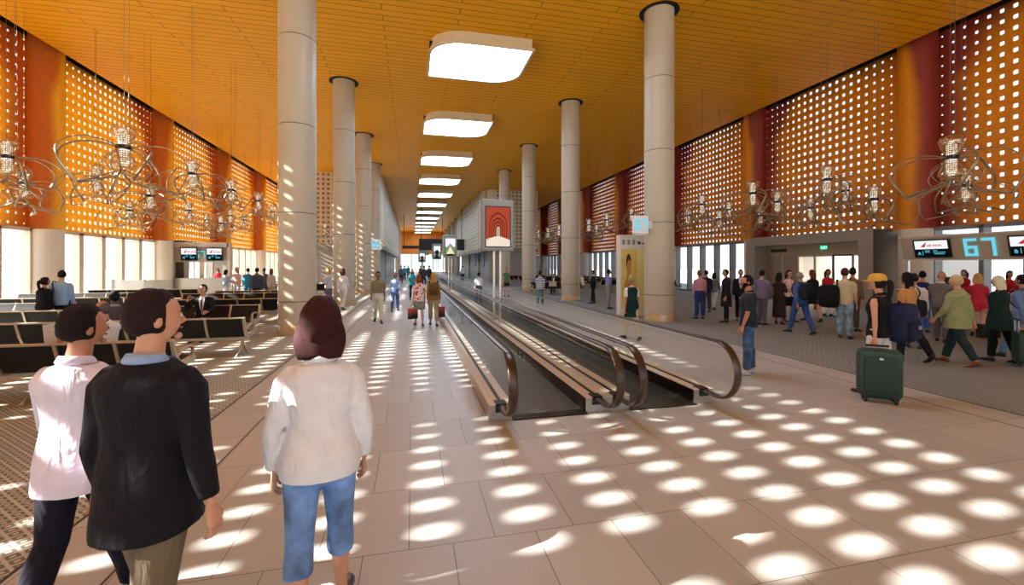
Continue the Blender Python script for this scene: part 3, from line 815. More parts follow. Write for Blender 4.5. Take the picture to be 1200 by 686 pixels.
# ------------------------------------------------------------------ chandeliers
SHADE = glass_mat('golden_glass_shade', (.97, .9, .74), .8, .12, .22)
def m_crystal():
    t = NT('lit_crystal'); tc = t.n('ShaderNodeTexCoord')
    sx = t.n('ShaderNodeSeparateXYZ', Vector=(tc, 3))
    a = t.math('FRACT', t.math('DIVIDE', sx.outputs[2], .05)); b = t.math('FRACT', t.math('MULTIPLY', t.math('ARCTAN2', sx.outputs[0], sx.outputs[1]), 2.2))
    k = t.math('MULTIPLY', t.math('GREATER_THAN', a, .3), t.math('GREATER_THAN', b, .3))
    t.bsdf(t.mix(k, srgb((130, 118, 100)), srgb((250, 250, 246))), .2, 0)
    p = [n for n in t.t.nodes if n.bl_idname == 'ShaderNodeBsdfPrincipled'][0]
    p.inputs['Emission Color'].default_value = (1, .97, .92, 1)
    t.l(t.math('MULTIPLY', k, 1.1).outputs[0], p.inputs['Emission Strength'])
    return t.m
CRYSTAL = m_crystal()
def chandelier_meshes():
    out = {}
    m = MB()
    for s in (1, -1):
        prof = [(.075, .03 * s), (.1, .12 * s), (.15, .2 * s), (.2, .3 * s), (.225, .38 * s), (.215, .46 * s), (.17, .5 * s)]
        m.lathe(prof, 20, cap=False)
    out['glass_shade'] = (m.mesh('glass_shade', SHADE, True), None)
    m = MB(); rr = random.Random(3)
    for s in (1, -1):
        for i in range(14):
            a0 = i * 2 * PI / 9
            pts = [(math.cos(a0 + .25 * q * s + rr.uniform(-.25, .25)) * r, math.sin(a0 + .25 * q * s + rr.uniform(-.25, .25)) * r, z * s) for q, (r, z) in enumerate(((.08, .03), (.11, .12), (.165, .2), (.21, .3), (.235, .38), (.2, .49)))]
            m.tube(smooth_path(pts, 3), .006, 5)
        for z, r in ((.3, .21), (.42, .232), (.49, .19)):
            m.tube([(r * math.cos(2 * PI * j / 14) * rr.uniform(.92, 1.06), r * math.sin(2 * PI * j / 14) * rr.uniform(.92, 1.06), (z + rr.uniform(-.03, .03)) * s) for j in range(14)], .006, 5, close=True)
    out['wire_mesh'] = (m.mesh('wire_mesh', mat('gold_wire', (206, 160, 92), .3, .8), True), None)
    m = MB(); m.lathe([(.1, .05), (.1, .32)], 16); m.lathe([(.1, -.36), (.1, -.05)], 16); m.ball((0, 0, .34), .07, 12, 7); m.ball((0, 0, -.38), .07, 12, 7)
    out['crystal_core'] = (m.mesh('crystal_core', CRYSTAL), None)
    m = MB(); m.lathe([(.1, -.045), (.125, -.03), (.125, .03), (.1, .045)], 20)
    for i in range(6):
        a = i * PI / 3; m.box(.11, .15, -.03, .03, -.04, .04, Matrix.Rotation(a, 4, 'Z'))
    out['clamp'] = (m.mesh('clamp', mat('clamp_dark', (54, 44, 36), .4, .6)), None)
    pet = []
    for i in range(6):
        m = MB(); a = i * PI / 3 + .2; tw = .14 * (1 if i % 2 else -1)
        k = 1.0 if i % 2 == 0 else .86
        prof = [(.1, 0, 0), (.45, .07, .04), (.85, .03, .1), (1.16, -.2, .16), (1.24, -.5, .1), (1.1, -.82, .02), (.98, -1.0, -.02)]
        prof2 = [(.98, -1.0, -.02), (.6, -.9, .1), (.25, -.76, .12), (.02, -.6, .0)]
        prof3 = [(.1, -.02, 0), (.3, -.15, -.12), (.42, -.42, -.25), (.34, -.7, -.16), (.6, -.86, .12), (.96, -.98, .0)]
        M = Matrix.Rotation(a, 4, 'Z')
        for p, w in ((prof, .029), (prof2, .023), (prof3, .02)):
            m.tube([M @ V((r * k, t * (1.6 if i % 2 else -1.4), z * k)) for r, z, t in smooth_path([V(q) for q in p], 5)], w, 6, (1, .45), up=(0, 0, 1) if False else None)
        pet.append((m.mesh('metal_petal', BRONZE, True), None))
    out['petals'] = pet
    return out
CM = chandelier_meshes()
def chandelier(px, py, d, label, group, sc=1.0, rot=0):
    p = at_depth(px, py, d)
    t = empty('chandelier', p, rot, label, 'chandelier', group); t.scale = (sc, sc, sc)
    for nm in ('glass_shade', 'wire_mesh', 'crystal_core', 'clamp'):
        o = bpy.data.objects.new(nm, CM[nm][0]); COL.objects.link(o); o.parent = t
    for me, _ in CM['petals']:
        o = bpy.data.objects.new('metal_petal', me); COL.objects.link(o); o.parent = t
    m = MB(); hgt = (ZC - p.z) / sc
    for x, y in ((.0, .02), (.12, -.05)): m.tube([(x, y, .4), (x * 1.3, y, hgt)], .005 / sc, 5)
    m.build('cable', mat('cable_grey', (120, 108, 90), .5, .3), t)
    return t
LEFTC = [
 (145, 173, 9.9, 'largest chandelier at left, with its petals spread over the near row of windows'),
 (8, 184, 11.8, 'chandelier cut by the left edge of the photo'),
 (113, 209, 15.8, 'chandelier just below and left of the largest left one'),
 (28, 215, 14.2, 'small low chandelier between the left photo edge and the first wall column'),
 (226, 204, 14.4, 'bright-headed chandelier right of the largest left one'),
 (271, 223, 18.5, 'chandelier hanging left of the nearest left column, higher of the near pair'),
 (303, 236, 23, 'chandelier closest to the nearest left column, in front of dark red panels'),
 (319, 249, 29, 'small chandelier at the very edge of the nearest left column'),
 (176, 230, 16, 'chandelier below the petals on the right side of the largest left one'),
 (152, 247, 21, 'low small chandelier in front of the bottom of the left screens'),
 (221, 247, 24, 'small chandelier under the bright-headed left one'),
 (270, 253, 29, 'small chandelier low above the left gate booth'),
 (242, 258, 31, 'small chandelier above the left portal corner'),
 (259, 262, 26, 'lowest small chandelier above the left gate booth'),
 (286, 258, 33, 'small chandelier right of the left gate booth'),
 (381, 268, 38, 'chandelier seen in the gap between the two nearest left columns'),
]
for i, (x, y, d, lb) in enumerate(LEFTC): chandelier(x, y, d, lb, 'petal chandeliers over the left seating', rot=i * 1.3)
RIGHTC = [
 (1115, 185, 10.3, 'largest chandelier at right, above the gate 67 beam'),
 (1132, 218, 13.6, 'chandelier hidden behind the petals of the largest right one'),
 (969, 211, 14.4, 'tall chandelier over the left part of the right gate portal'),
 (991, 224, 18.2, 'middle of the chandeliers over the right gate portal'),
 (1024, 234, 15.2, 'chandelier nearest the near edge of the right gate portal'),
 (950, 244, 20, 'low chandelier over the grille end of the right gate portal'),
 (882, 227, 16.8, 'high chandelier in front of the second right wall column'),
 (911, 237, 19, 'chandelier just right of the second right wall column'),
 (891, 253, 23.5, 'low small chandelier in front of the second right wall column'),
 (823, 240, 21, 'chandelier over the windows right of the nearest right column'),
 (854, 246, 25.5, 'chandelier in the middle of the screen over the right windows'),
 (806, 253, 26, 'small low chandelier touching the nearest right column'),
 (843, 257, 23.3, 'lowest small chandelier over the right windows'),
 (740, 252, 30, 'chandelier right above the hanging 67 box sign'),
 (711, 258, 29, 'wide chandelier between the 67 box sign and the second right column'),
 (690, 264, 32, 'chandelier touching the second right column'),
 (699, 270, 36, 'small low chandelier right of the second right column'),
 (655, 270, 36, 'chandelier just left of the second right column'),
 (642, 273, 40, 'far chandelier in the gap between second and third right columns'),
 (631, 274, 45, 'farthest visible chandelier, by the third right column'),
]
for i, (x, y, d, lb) in enumerate(RIGHTC): chandelier(x, y, d, lb, 'petal chandeliers over the right gates', rot=i * 1.1 + .5)

# ------------------------------------------------------------------ airport benches
SW = .70
def bench_meshes():
    o = {}
    # backrest: slightly curved padded plate
    rings = []
    def slab(path, x0, x1, th):
        m = MB(); n = len(path)
        nor = []
        for i in range(n):
            t = (V(path[min(i + 1, n - 1)]) - V(path[max(i - 1, 0)])); t = V((t[0], t[1])).normalized(); nor.append((-t[1], t[0]))
        poly = [(path[i][0] + nor[i][0] * th / 2, path[i][1] + nor[i][1] * th / 2) for i in range(n)] + [(path[i][0] - nor[i][0] * th / 2, path[i][1] - nor[i][1] * th / 2) for i in range(n - 1, -1, -1)]
        m.prism(poly, 'x', x0, x1); return m
    back = [(-.02, .42), (-.06, .5), (-.1, .6), (-.135, .7), (-.165, .8)]
    seat = [(.46, .435), (.4, .455), (.25, .44), (.1, .42), (.0, .425)]
    h = SW / 2 - .03
    o['backrest'] = slab(back, -h, h, .045).mesh('backrest', CHAIRB)
    o['seat'] = slab(seat, -h, h, .05).mesh('seat', CHAIRB)
    m = slab([(-.168, .795), (-.172, .815)], -SW / 2, SW / 2, .06); o['top_rail'] = m.mesh('top_rail', ALU)
    # side frame: cast aluminium bracket following seat and back
    m = MB(); pr = [(.5, .43), (.44, .39), (.1, .36), (-.03, .37), (-.12, .52), (-.21, .8), (-.16, .83), (-.1, .66), (-.02, .5), (.04, .45), (.25, .47), (.42, .49)]
    m.prism(pr, 'x', -.022, .022); o['side_frame'] = m.mesh('side_frame', ALU)
    m = MB(); m.tube(smooth_path([(0, -.04, .55), (0, .1, .62), (0, .3, .635), (0, .4, .6), (0, .42, .5), (0, .4, .45)], 4), .02, 8, (1.3, .7)); o['armrest'] = m.mesh('armrest', ALU, True)
    m = MB(); m.tube(smooth_path([(0, .36, .015), (0, .3, .06), (0, .18, .16), (0, .12, .34)], 4), .024, 8); m.tube(smooth_path([(0, -.2, .015), (0, -.14, .06), (0, .02, .16), (0, .1, .34)], 4), .024, 8)
    m.lathe([(.04, 0), (.04, .02)], 10, (0, .36, 0)); m.lathe([(.04, 0), (.04, .02)], 10, (0, -.2, 0)); o['leg'] = m.mesh('leg', ALU, True)
    return o
BM = bench_meshes()
def bench(x_end, y, n, facing, label, group, other=-1):
    """n seats starting at x_end and running to smaller x; facing +1 = looks away from the camera"""
    cx = x_end - n * SW / 2
    t = empty('bench_seating', (cx, y, 0), 0 if facing > 0 else PI, label, 'bench seat', group)
    def put(nm, me, x):
        o = bpy.data.objects.new(nm, me); COL.objects.link(o); o.parent = t; o.location = (x, 0, 0); return o
    for i in range(n):
        x = -n * SW / 2 + SW * (i + .5)
        put('backrest', BM['backrest'], x); put('seat', BM['seat'], x); put('top_rail', BM['top_rail'], x)
    for i in range(n + 1):
        x = -n * SW / 2 + SW * i; put('side_frame', BM['side_frame'], x)
        if i in (0, n): put('armrest', BM['armrest'], x)
    for x in ([-n * SW / 2 + .12, n * SW / 2 - .12] + ([0] if n > 3 else [])): put('leg', BM['leg'], x)
    m = MB(); m.box(-n * SW / 2, n * SW / 2, .06, .13, .32, .38); m.build('beam', ALU, t)
    return t
G1 = 'black bench seats beside the left aisle'
bench(-4.25, 4.95, 4, 1, 'bench at the left photo edge showing only its end armrest and foot', G1)
bench(-3.4, 7.35, 5, 1, 'bench beside the left aisle directly behind the blurred walking men', G1)
bench(-3.4, 10.05, 4, 1, 'bench beside the left aisle, second one back, in front of the man on the phone', G1)
bench(-6.5, 10.05, 6, 1, 'bench behind which the woman in black and man in blue shirt stand', 'black bench seats in the middle of the left lounge')
bench(-4.1, 12.9, 4, -1, 'bench the man on the phone sits on', G1)
bench(-4.1, 15.6, 5, 1, 'bench beside the left aisle, fourth one back, behind the man on the phone', G1)
bench(-4.3, 18.5, 6, -1, 'bench beside the left aisle, fifth one back', G1)
bench(-4.6, 20.6, 5, 1, 'bench beside the left aisle, sixth one back', G1)
bench(-5.0, 27.6, 5, -1, 'farthest bench beside the left aisle, beyond the waiting group', G1)
G2 = 'bench seats by the left windows'
bench(-7.6, 12.7, 3, 1, 'short bench between the couple standing and the man in grey suit', G2)
bench(-9.6, 14.9, 6, -1, 'first bench by the left windows, beyond the standing couple', G2)
bench(-9.6, 17.4, 7, 1, 'second bench by the left windows', G2)
bench(-9.6, 19.8, 7, -1, 'third bench by the left windows', G2)
bench(-9.6, 22.6, 6, 1, 'farthest bench by the left windows, near the steel partition', G2)
G3 = 'bench seats in the far right lounge'
for i, (xe, y, n, f) in enumerate(((18.6, 27.2, 4, -1), (18.9, 30.2, 7, 1), (17.8, 33.0, 7, -1), (18.0, 36.5, 8, -1), (14.2, 40.0, 6, -1), (18.6, 40.5, 5, 1), (14.0, 44.0, 7, -1))):
    bench(xe, y, n, f, ['bench seen right of the nearest right column, by the windows', 'second bench by the right windows, behind the advert stand', 'long bench behind the blue-shirted man', 'long bench behind the newspaper reader',
        'bench behind the third right column, before the grey wall', 'bench by the far right windows', 'farthest bench in the right lounge'][i], G3)

bench(11.0, 26.6, 5, -1, 'bench the seated paper reader uses, left of the second right column', G3)

# ------------------------------------------------------------------ people
def remesh(mb, voxel, smooth=3):
    me = mb.mesh('tmp', [])
    o = bpy.data.objects.new('tmp', me); COL.objects.link(o)
    r = o.modifiers.new('r', 'REMESH'); r.mode = 'VOXEL'; r.voxel_size = voxel; r.use_smooth_shade = True
    s = o.modifiers.new('s', 'SMOOTH'); s.factor = .5; s.iterations = smooth if voxel > .012 else 7
    dg = bpy.context.evaluated_depsgraph_get()
    out = bpy.data.meshes.new_from_object(o.evaluated_get(dg))
    COL.objects.unlink(o); bpy.data.objects.remove(o); bpy.data.meshes.remove(me)
    return out

def cloth(c, kind=None):
    nm = 'cloth_%d_%d_%d%s' % (*c, kind or '')
    if nm in MATS: return MATS[nm]
    t = NT(nm); tc = t.n('ShaderNodeTexCoord')
    if not kind:
        nz = t.n('ShaderNodeTexNoise', Vector=(tc, 3), Scale=14.0, Detail=3.0); cc = srgb(c)
        t.bsdf(t.mix(nz, tuple(min(1, v * 1.12) for v in cc), tuple(v * .88 for v in cc)), .85, Specular__IOR__Level=.25)
    if kind == 'stripe':
        sx = t.n('ShaderNodeSeparateXYZ', Vector=(tc, 3)); k = t.math('GREATER_THAN', t.math('FRACT', t.math('DIVIDE', sx.outputs[2], .09)), .5)
        t.bsdf(t.mix(k, srgb(c), srgb((206, 212, 216))), .85)
    elif kind == 'floral':
        v = t.n('ShaderNodeTexVoronoi', Vector=(tc, 3), Scale=11.0); k = t.math('GREATER_THAN', v, .42)
        t.bsdf(t.mix(k, srgb(c), srgb((232, 214, 206))), .85)
    elif kind == 'jean':
        v = t.n('ShaderNodeTexNoise', Vector=(tc, 3), Scale=7.0, Detail=4.0); k = t.n('ShaderNodeMapRange', Value=v); k.inputs[1].default_value = .35; k.inputs[2].default_value = .7
        t.bsdf(t.mix(k, srgb(tuple(int(x * .78) for x in c)), srgb(tuple(min(255, int(x * 1.25) + 6) for x in c))), .85)
    # folds: stretched noise as relief
    mp = t.n('ShaderNodeMapping', Vector=(tc, 3)); mp.inputs['Scale'].default_value = (1.0, 1.0, .55); mp.inputs['Rotation'].default_value = (.3, .5, 0)
    wv = t.n('ShaderNodeTexNoise', Vector=mp, Scale=9.0, Detail=2.0, Distortion=1.6)
    bp = t.n('ShaderNodeBump', Height=wv, Strength=.55, Distance=.03)
    pb = [n for n in t.t.nodes if n.bl_idname == 'ShaderNodeBsdfPrincipled'][0]; t.l(bp.outputs[0], pb.inputs['Normal'])
    MATS[nm] = t.m; return t.m
def skin_mat(c): 
    return mat('skin_%d_%d_%d' % c, c, .5, 0, .05, 10)
SK1, SK2, SK3, SK4 = (206, 154, 124), (180, 124, 94), (138, 90, 64), (78, 52, 42)
def hair_mat(c): return mat('hair_%d_%d_%d' % c, c, .8, 0, .5, 60, Specular__IOR__Level=.25)

TORSO = {'m': [(-.14, .095, .085, 0), (-.07, .15, .11, 0), (.0, .165, .115, -.005), (.1, .15, .105, 0), (.2, .142, .1, .005), (.32, .165, .115, .008), (.42, .18, .115, .0), (.46, .15, .095, -.008), (.49, .105, .078, -.012), (.515, .07, .064, -.012), (.54, .055, .055, -.01)],
         'f': [(-.14, .095, .085, 0), (-.07, .155, .115, -.005), (.0, .168, .118, -.01), (.1, .135, .098, 0), (.2, .118, .088, .005), (.3, .14, .115, .016), (.38, .15, .105, .008), (.45, .145, .085, -.006), (.49, .1, .068, -.01), (.52, .05, .05, -.008)]}
def lerp_tab(tab, z):
    if z <= tab[0][0]: return tab[0][1:]
    for a, b in zip(tab, tab[1:]):
        if z <= b[0]:
            t = (z - a[0]) / (b[0] - a[0]); t2 = t
            return tuple(p + (q - p) * t2 for p, q in zip(a[1:], b[1:]))
    return tab[-1][1:]

STAND = dict(legs=((.05, .04), (-.04, .02)), arms=((.04, .12, .16, 0), (.02, .12, .2, 0)))
WALK = dict(legs=((.36, .1), (-.3, .22)), arms=((-.32, .1, .12, 0), (.34, .1, .4, 0)))
WALK2 = dict(legs=((-.26, .26), (.32, .08)), arms=((.3, .1, .35, 0), (-.28, .1, .12, 0)))
SIT = dict(legs=((1.5, 1.45), (1.46, 1.5)), arms=((.5, .12, .9, .3), (.45, .12, .9, .3)), sit=.5)
PEOPLE = {}
def person(key, label, loc, face, h=1.75, sex='m', top=(200, 200, 200), topk=None, sleeve=1.85, hem=-.1, jacket=False, bottom=(60, 60, 70), botk=None, legs='trousers', cuff=1.93,
           shoes=(30, 26, 24), skin=SK2, hair=(30, 22, 18), hairk='short', pose=STAND, lean=0, head=(0, 0), fat=1.0, near=0, showface=True, inner=None, tie=None, beard=False, heel=0, group=None, spread=.02, vox=None, stockings=None, inslv=0, hvol=1.0):
    s = h / 1.765
    tab = [(z, w * fat, d * fat, yo) for z, w, d, yo in TORSO[sex]]
    f = 1 if sex == 'm' else .9
    root = empty('person', loc, -R(face), label, 'person', group)
    vox = vox or (.010 if near else .015)
    LT, LS = .445, .425
    # legs
    L = []
    for sx, (a, k) in zip((-1, 1), pose['legs']):
        hip = V((sx * .088, 0, 0)); d1 = V((sx * spread, math.sin(a), -math.cos(a))).normalized()
        knee = hip + d1 * LT; b = a - k; d2 = V((sx * spread * .5, math.sin(b), -math.cos(b))).normalized(); ank = knee + d2 * LS
        L.append((hip, knee, ank, b))
    if 'sit' in pose: hz = pose['sit'] / s
    else: hz = -min(l[2].z for l in L) + .085
    P = V((0, 0, hz)); L = [(a + P, b + P, c + P, d) for a, b, c, d in L]
    RL = Matrix.Translation(P) @ Matrix.Rotation(-lean, 4, 'X')
    def tp(x, y, z): return RL @ V((x, y, z))
    # arms
    A = []; shw = (.178 if sex == 'm' else .152) * (fat * .5 + .5)
    for sx, (fl, ab, el, inw) in zip((-1, 1), pose['arms']):
        sh = tp(sx * shw, -.005, .428); d1 = V((sx * math.sin(ab), math.sin(fl) * math.cos(ab), -math.cos(fl) * math.cos(ab))).normalized()
        elb = sh + d1 * .285; q = fl + el
        d2 = V((sx * (math.sin(ab) * .4 - inw), math.sin(q), -math.cos(q))).normalized(); wr = elb + d2 * .25
        A.append((sh, elb, wr, d2))
    def ring(z, w, d, yo, n=18): return [tp(math.copysign(abs(math.cos(2 * PI * j / n)) ** .85, math.cos(2 * PI * j / n)) * w, yo + math.copysign(abs(math.sin(2 * PI * j / n)) ** .9, math.sin(2 * PI * j / n)) * d, z) for j in range(n)]
    def torso(mb, z0, z1, inf, flare=0, n=9):
        rs = []
        for i in range(n + 1):
            z = z0 + (z1 - z0) * i / n; w, d, yo = lerp_tab(tab, z)
            if z < -.05: w = max(w, .15 * fat); d = max(d, (.132 if z0 < -.15 else .11) * fat)
            e = inf + flare * max(0, (1 - (z - z0) / .35))
            rs.append(ring(z, w + e, d + e, yo))
        mb.loft(rs)
    def leg(mb, i, t1, inf, fl=0):
        hip, knee, ank, b = L[i]; k = .95 if sex == 'f' else 1
        st = [(0, hip + V((0, 0, .03)), .088 * k), (.3, hip.lerp(knee, .3), .082 * k), (.7, hip.lerp(knee, .7), .066 * k), (1, knee, .055 * k), (1.25, knee.lerp(ank, .28) + V((0, -.012, 0)), .056 * k), (1.6, knee.lerp(ank, .62), .043 * k), (1.9, knee.lerp(ank, .92), .034 * k), (2.0, ank, .036 * k)]
        pts, rr = [], []
        for j, (t, p, r) in enumerate(st):
            g = inf + fl * max(0, t - .8)
            if t <= t1: pts.append(p); rr.append(r * (fat * .5 + .5) + g)
            else:
                t0, p0, r0 = st[j - 1]; u = (t1 - t0) / (t - t0)
                if u > .02: pts.append(p0.lerp(p, u)); rr.append(r0 + (r - r0) * u + g)
                break
        mb.tube(pts, rr, 12, up=(0, 1, 0))
    def arm(mb, i, t1, inf):
        sh, el, wr, d = A[i]
        inner_sh = sh.lerp(tp(0, 0, .47), .42); mid_sh = sh.lerp(tp(0, 0, .45), .16) + V((0, 0, .008))
        st = [(-.3, inner_sh, .03 * f), (-.1, mid_sh, .047 * f), (.12, sh.lerp(el, .12), .054 * f), (.4, sh.lerp(el, .4), .046 * f), (.8, sh.lerp(el, .8), .039 * f), (1, el, .037 * f), (1.3, el.lerp(wr, .3), .036 * f), (1.7, el.lerp(wr, .7), .028 * f), (2, wr, .023 * f)]
        pts, rr = [], []
        for j, (t, p, r) in enumerate(st):
            if t <= t1: pts.append(p); rr.append(r + inf)
            else:
                t0, p0, r0 = st[j - 1]; u = (t1 - t0) / (t - t0)
                if u > .02: pts.append(p0.lerp(p, u)); rr.append(r0 + (r - r0) * u + inf)
                break
        mb.tube(pts, rr, 12)
    # --- body
    mb = MB(); torso(mb, -.12, .525, 0)
    for i in (0, 1): leg(mb, i, 2, 0); arm(mb, i, 2, 0)
    ntop = tp(0, .012, .62); mb.tube([tp(0, -.012, .48), tp(0, 0, .55), ntop + V((0, .01, .03))], [.062 * f, .055 * f, .052 * f], 12)
    me = remesh(mb, vox)
    # head, hands and feet are finer and added to the same mesh
    hy, hp = head
    MH = Matrix.Translation(tp(0, .028, .62) + V((0, 0, .075))) @ Matrix.Rotation(-R(hy), 4, 'Z') @ Matrix.Rotation(R(hp), 4, 'X')
    hd = MB()
    def hfn(q):
        x, y, z = q.x * .076, q.y * .096, q.z * .118
        if q.z < 0:
            x *= 1 - .3 * abs(q.z) ** 1.3
            y *= (1 - .38 * abs(q.z) ** 1.5) if q.y < 0 else (1 - .16 * q.z * q.z)
        if q.y > 0: y *= .95
        return V((x, y + .004, z))
    hd.ball((0, 0, 0), 1, 24 if near else 16, 15 if near else 11, hfn)
    hd.tube([(0, .087, .02), (0, .095, -.0), (0, .104, -.02), (0, .09, -.032)], [.006, .008, .011, .006], 8)
    hd.ball((0, .082, -.088), (.022, .016, .016), 10, 6)
    for sx in (-1, 1): hd.ball((sx * .076, -.008, -.008), (.011, .02, .031), 8, 6)
    hd.xf(MH)
    for i, sx in ((0, -1), (1, 1)):
        sh, el, wr, d = A[i]; th = V((0, -d.z, d.y)); th = (th - d * th.dot(d)).normalized(); nrm = d.cross(th)
        if nrm.x * sx > 0: nrm = -nrm
        k = f * 1.0
        hd.tube([wr - d * .03, wr, wr + d * .03, wr + d * .07, wr + d * .095], [.026 * k, .026 * k, .036 * k, .04 * k, .034 * k], 10, (1, .42), up=th)
        curl = pose.get('curl', (.5, .5))[i]
        for q, (o, ln) in enumerate(((.03, .068), (.01, .076), (-.01, .07), (-.029, .055))):
            p = wr + d * .088 * k + th * o * k; pts = [p]; c = curl * .6
            for j in range(3):
                dd = d * math.cos(c) + nrm * math.sin(c); p = p + dd * ln * (.42, .32, .26)[j] * k; pts.append(p); c += curl
            hd.tube(pts, [.0095 * k, .009 * k, .008 * k, .0065 * k], 7)
        p = wr + d * .025 + th * .026 * k; hd.tube([p, p + d * .03 + th * .022 + nrm * .006, p + d * .055 + th * .026 + nrm * .016, p + d * .078 + th * .022 + nrm * .024], [.013 * k, .011 * k, .01 * k, .007 * k], 7)
    bm = bmesh.new(); bm.from_mesh(me)
    t2 = hd.mesh('t', [], True); bm.from_mesh(t2); bm.to_mesh(me); bm.free(); bpy.data.meshes.remove(t2)
    me.polygons.foreach_set('use_smooth', [True] * len(me.polygons))
    me.materials.clear(); me.materials.append(skin_mat(skin))
    parts = []
    def put(nm, me_, m, lab=None):
        me_.materials.clear(); me_.materials.append(m); me_.name = nm
        me_.polygons.foreach_set('use_smooth', [True] * len(me_.polygons))
        o = bpy.data.objects.new(nm, me_); COL.objects.link(o); o.parent = root; o.scale = (s, s, s)
        return o
    put('body', me, skin_mat(skin))
    # --- clothes
    if stockings:
        mb = MB()
        for i in (0, 1): leg(mb, i, 2.0, .004)
        put('stockings', remesh(mb, vox), cloth(stockings))
    if legs == 'trousers':
        mb = MB(); torso(mb, -.13, .12, .01)
        for i in (0, 1): leg(mb, i, cuff, .014, .012)
        put('trousers', remesh(mb, vox), cloth(bottom, botk))
        if hem > .04: mb = MB(); w, d, yo = lerp_tab(tab, .1); mb.loft([ring(.085, w + .016, d + .016, yo), ring(.12, w + .015, d + .015, yo)]); put('belt', mb.mesh('belt', []), cloth((40, 30, 26)))
    elif legs == 'skirt' or legs == 'dress':
        mb = MB(); rs = []
        zt, zb = .13, cuff       # cuff = hem height in metres above ground for skirts
        for i in range(9):
            u = i / 8; z = hz + zt + (zb - hz - zt) * u
            w, d, yo = lerp_tab(tab, z - hz) if z > hz - .05 else (.165 + .05 * (hz - z), .115 + .05 * (hz - z), 0)
            xs, ys = [], []
            for hip, knee, ank, b in L:
                tt = max(0, min(1, (hip.z - z) / max(.05, hip.z - knee.z))); p = hip.lerp(knee, tt); ys.append(p.y); xs.append(p.x)
            d2 = max(d + .012, (max(ys) - min(ys)) / 2 + .085); cyy = yo if z > hz - .05 else (max(ys) + min(ys)) / 2
            n = 24
            rs.append([V((math.cos(2 * PI * j / n) * (w + .016) * (1 + (.03 * u * math.cos(5 * 2 * PI * j / n))), cyy + math.sin(2 * PI * j / n) * d2 * (1 + .04 * u * math.sin(6 * 2 * PI * j / n)), z)) for j in range(n)])
        mb.loft(rs); put('skirt', mb.mesh('skirt', []), cloth(bottom, botk))
    if inner:
        mb = MB(); torso(mb, .1, .48, .006); mb.tube([tp(0, -.014, .47), tp(0, -.006, .535)], [.064, .06], 14)
        if inslv:
            for i in (0, 1): arm(mb, i, inslv, .009)
        put('shirt', remesh(mb, vox), cloth(inner))
    mb = MB(); inf = .026 if jacket else (.018 if near else .014)
    torso(mb, hem, .50 if not inner else (.515 if jacket else .495), inf, .018 if hem < -.15 else .012)
    if not inner and sleeve > .1: mb.tube([tp(0, -.014, .49), tp(0, -.008, .53)], [.07 * f + .006, .064 * f + .006], 12)
    if sleeve > 0:
        for i in (0, 1): arm(mb, i, sleeve, .011 if not jacket else .017)
    if near or jacket:
        # collar band folded round the neck
        cm = MB(); n = 20; nk = (.066 if sex == 'm' else .06) + (.004 if jacket and not inner else 0)
        cr = []
        for rr_, zz in ((nk, .505), (nk - .003, .545), (nk + .004, .547), (nk + .02, .515), (nk + .012, .5)):
            cr.append([tp(rr_ * math.cos(2 * PI * j / n), -.012 + rr_ * math.sin(2 * PI * j / n), zz - .028 * max(0, math.sin(2 * PI * j / n)) + .012 * max(0, -math.sin(2 * PI * j / n))) for j in range(n)])
        cm.loft(cr, False); put('collar', cm.mesh('collar', []), cloth(inner if inner else top))
    tn = 'jacket' if jacket else ('top' if sex == 'f' else 'shirt')
    o = put(tn, remesh(mb, vox), cloth(top, topk))
    if jacket and inner:
        # open V with shirt front and tie
        w, d, yo = lerp_tab(tab, .35); fr_ = []
        m2 = MB(); pts = [(.52, .055, .07), (.42, .062, d + inf + .008 + yo), (.3, .045, d + inf + .012 + yo), (.16, .012, lerp_tab(tab, .16)[1] + inf + .012)]
        n = len(pts); vs = [tp(-p[1], p[2], p[0]) for p in pts] + [tp(p[1], p[2], p[0]) for p in pts] + [tp(-p[1], p[2] - .02, p[0]) for p in pts] + [tp(p[1], p[2] - .02, p[0]) for p in pts]
        fs = [(i, i + 1, n + i + 1, n + i) for i in range(n - 1)]
        m2.add(vs, fs + [tuple(2 * n + q for q in reversed(f_)) for f_ in fs]); put('shirt_front', m2.mesh('shirt_front', []), cloth(inner))
        if tie:
            m3 = MB(); m3.tube([tp(0, .078, .505), tp(0, d + inf + .016 + yo, .42), tp(0, d + inf + .02 + yo, .3), tp(0, lerp_tab(tab, .16)[1] + inf + .02, .17)], [.012, .016, .02, .01], 8, (1, .3), up=(1, 0, 0)); put('tie', m3.mesh('tie', []), cloth(tie))
    # --- shoes
    for i, sx in ((0, -1), (1, 1)):
        hip, knee, ank, b = L[i]
        pit = min(0, (b + .12)) * .9 if 'sit' not in pose else 0
        m2 = MB(); rs = []
        for y, w, hh, z in ((-.075, .022, .05, .004), (-.068, .034, .075, 0), (-.03, .04, .1, 0), (.02, .038, .098, 0), (.07, .042, .07, 0), (.13, .047, .05, 0), (.175, .04, .042, .002), (.198, .02, .03, .006)):
            rs.append([V((w * math.cos(2 * PI * j / 12), y + .02, z + heel * max(0, (.06 - y) / .13) + max(0, hh / 2 + hh / 2 * math.sin(2 * PI * j / 12) * 1.05))) for j in range(12)])
        m2.loft(rs)
        if heel: m2.tube([(0, -.045, heel + .02), (0, -.05, 0)], [.022, .01], 8)
        M = Matrix.Translation(V((ank.x, ank.y, ank.z))) @ Matrix.Rotation(pit, 4, 'X') @ Matrix.Rotation(-sx * .15, 4, 'Z') @ Matrix.Translation(V((0, 0, -.085)))
        if heel: M = Matrix.Translation(V((0, 0, 0))) @ M
        m2.xf(M); put('shoe', m2.mesh('shoe', []), mat('shoe_%d_%d_%d' % shoes, shoes, .4))
    # --- hair
    hb = MB()
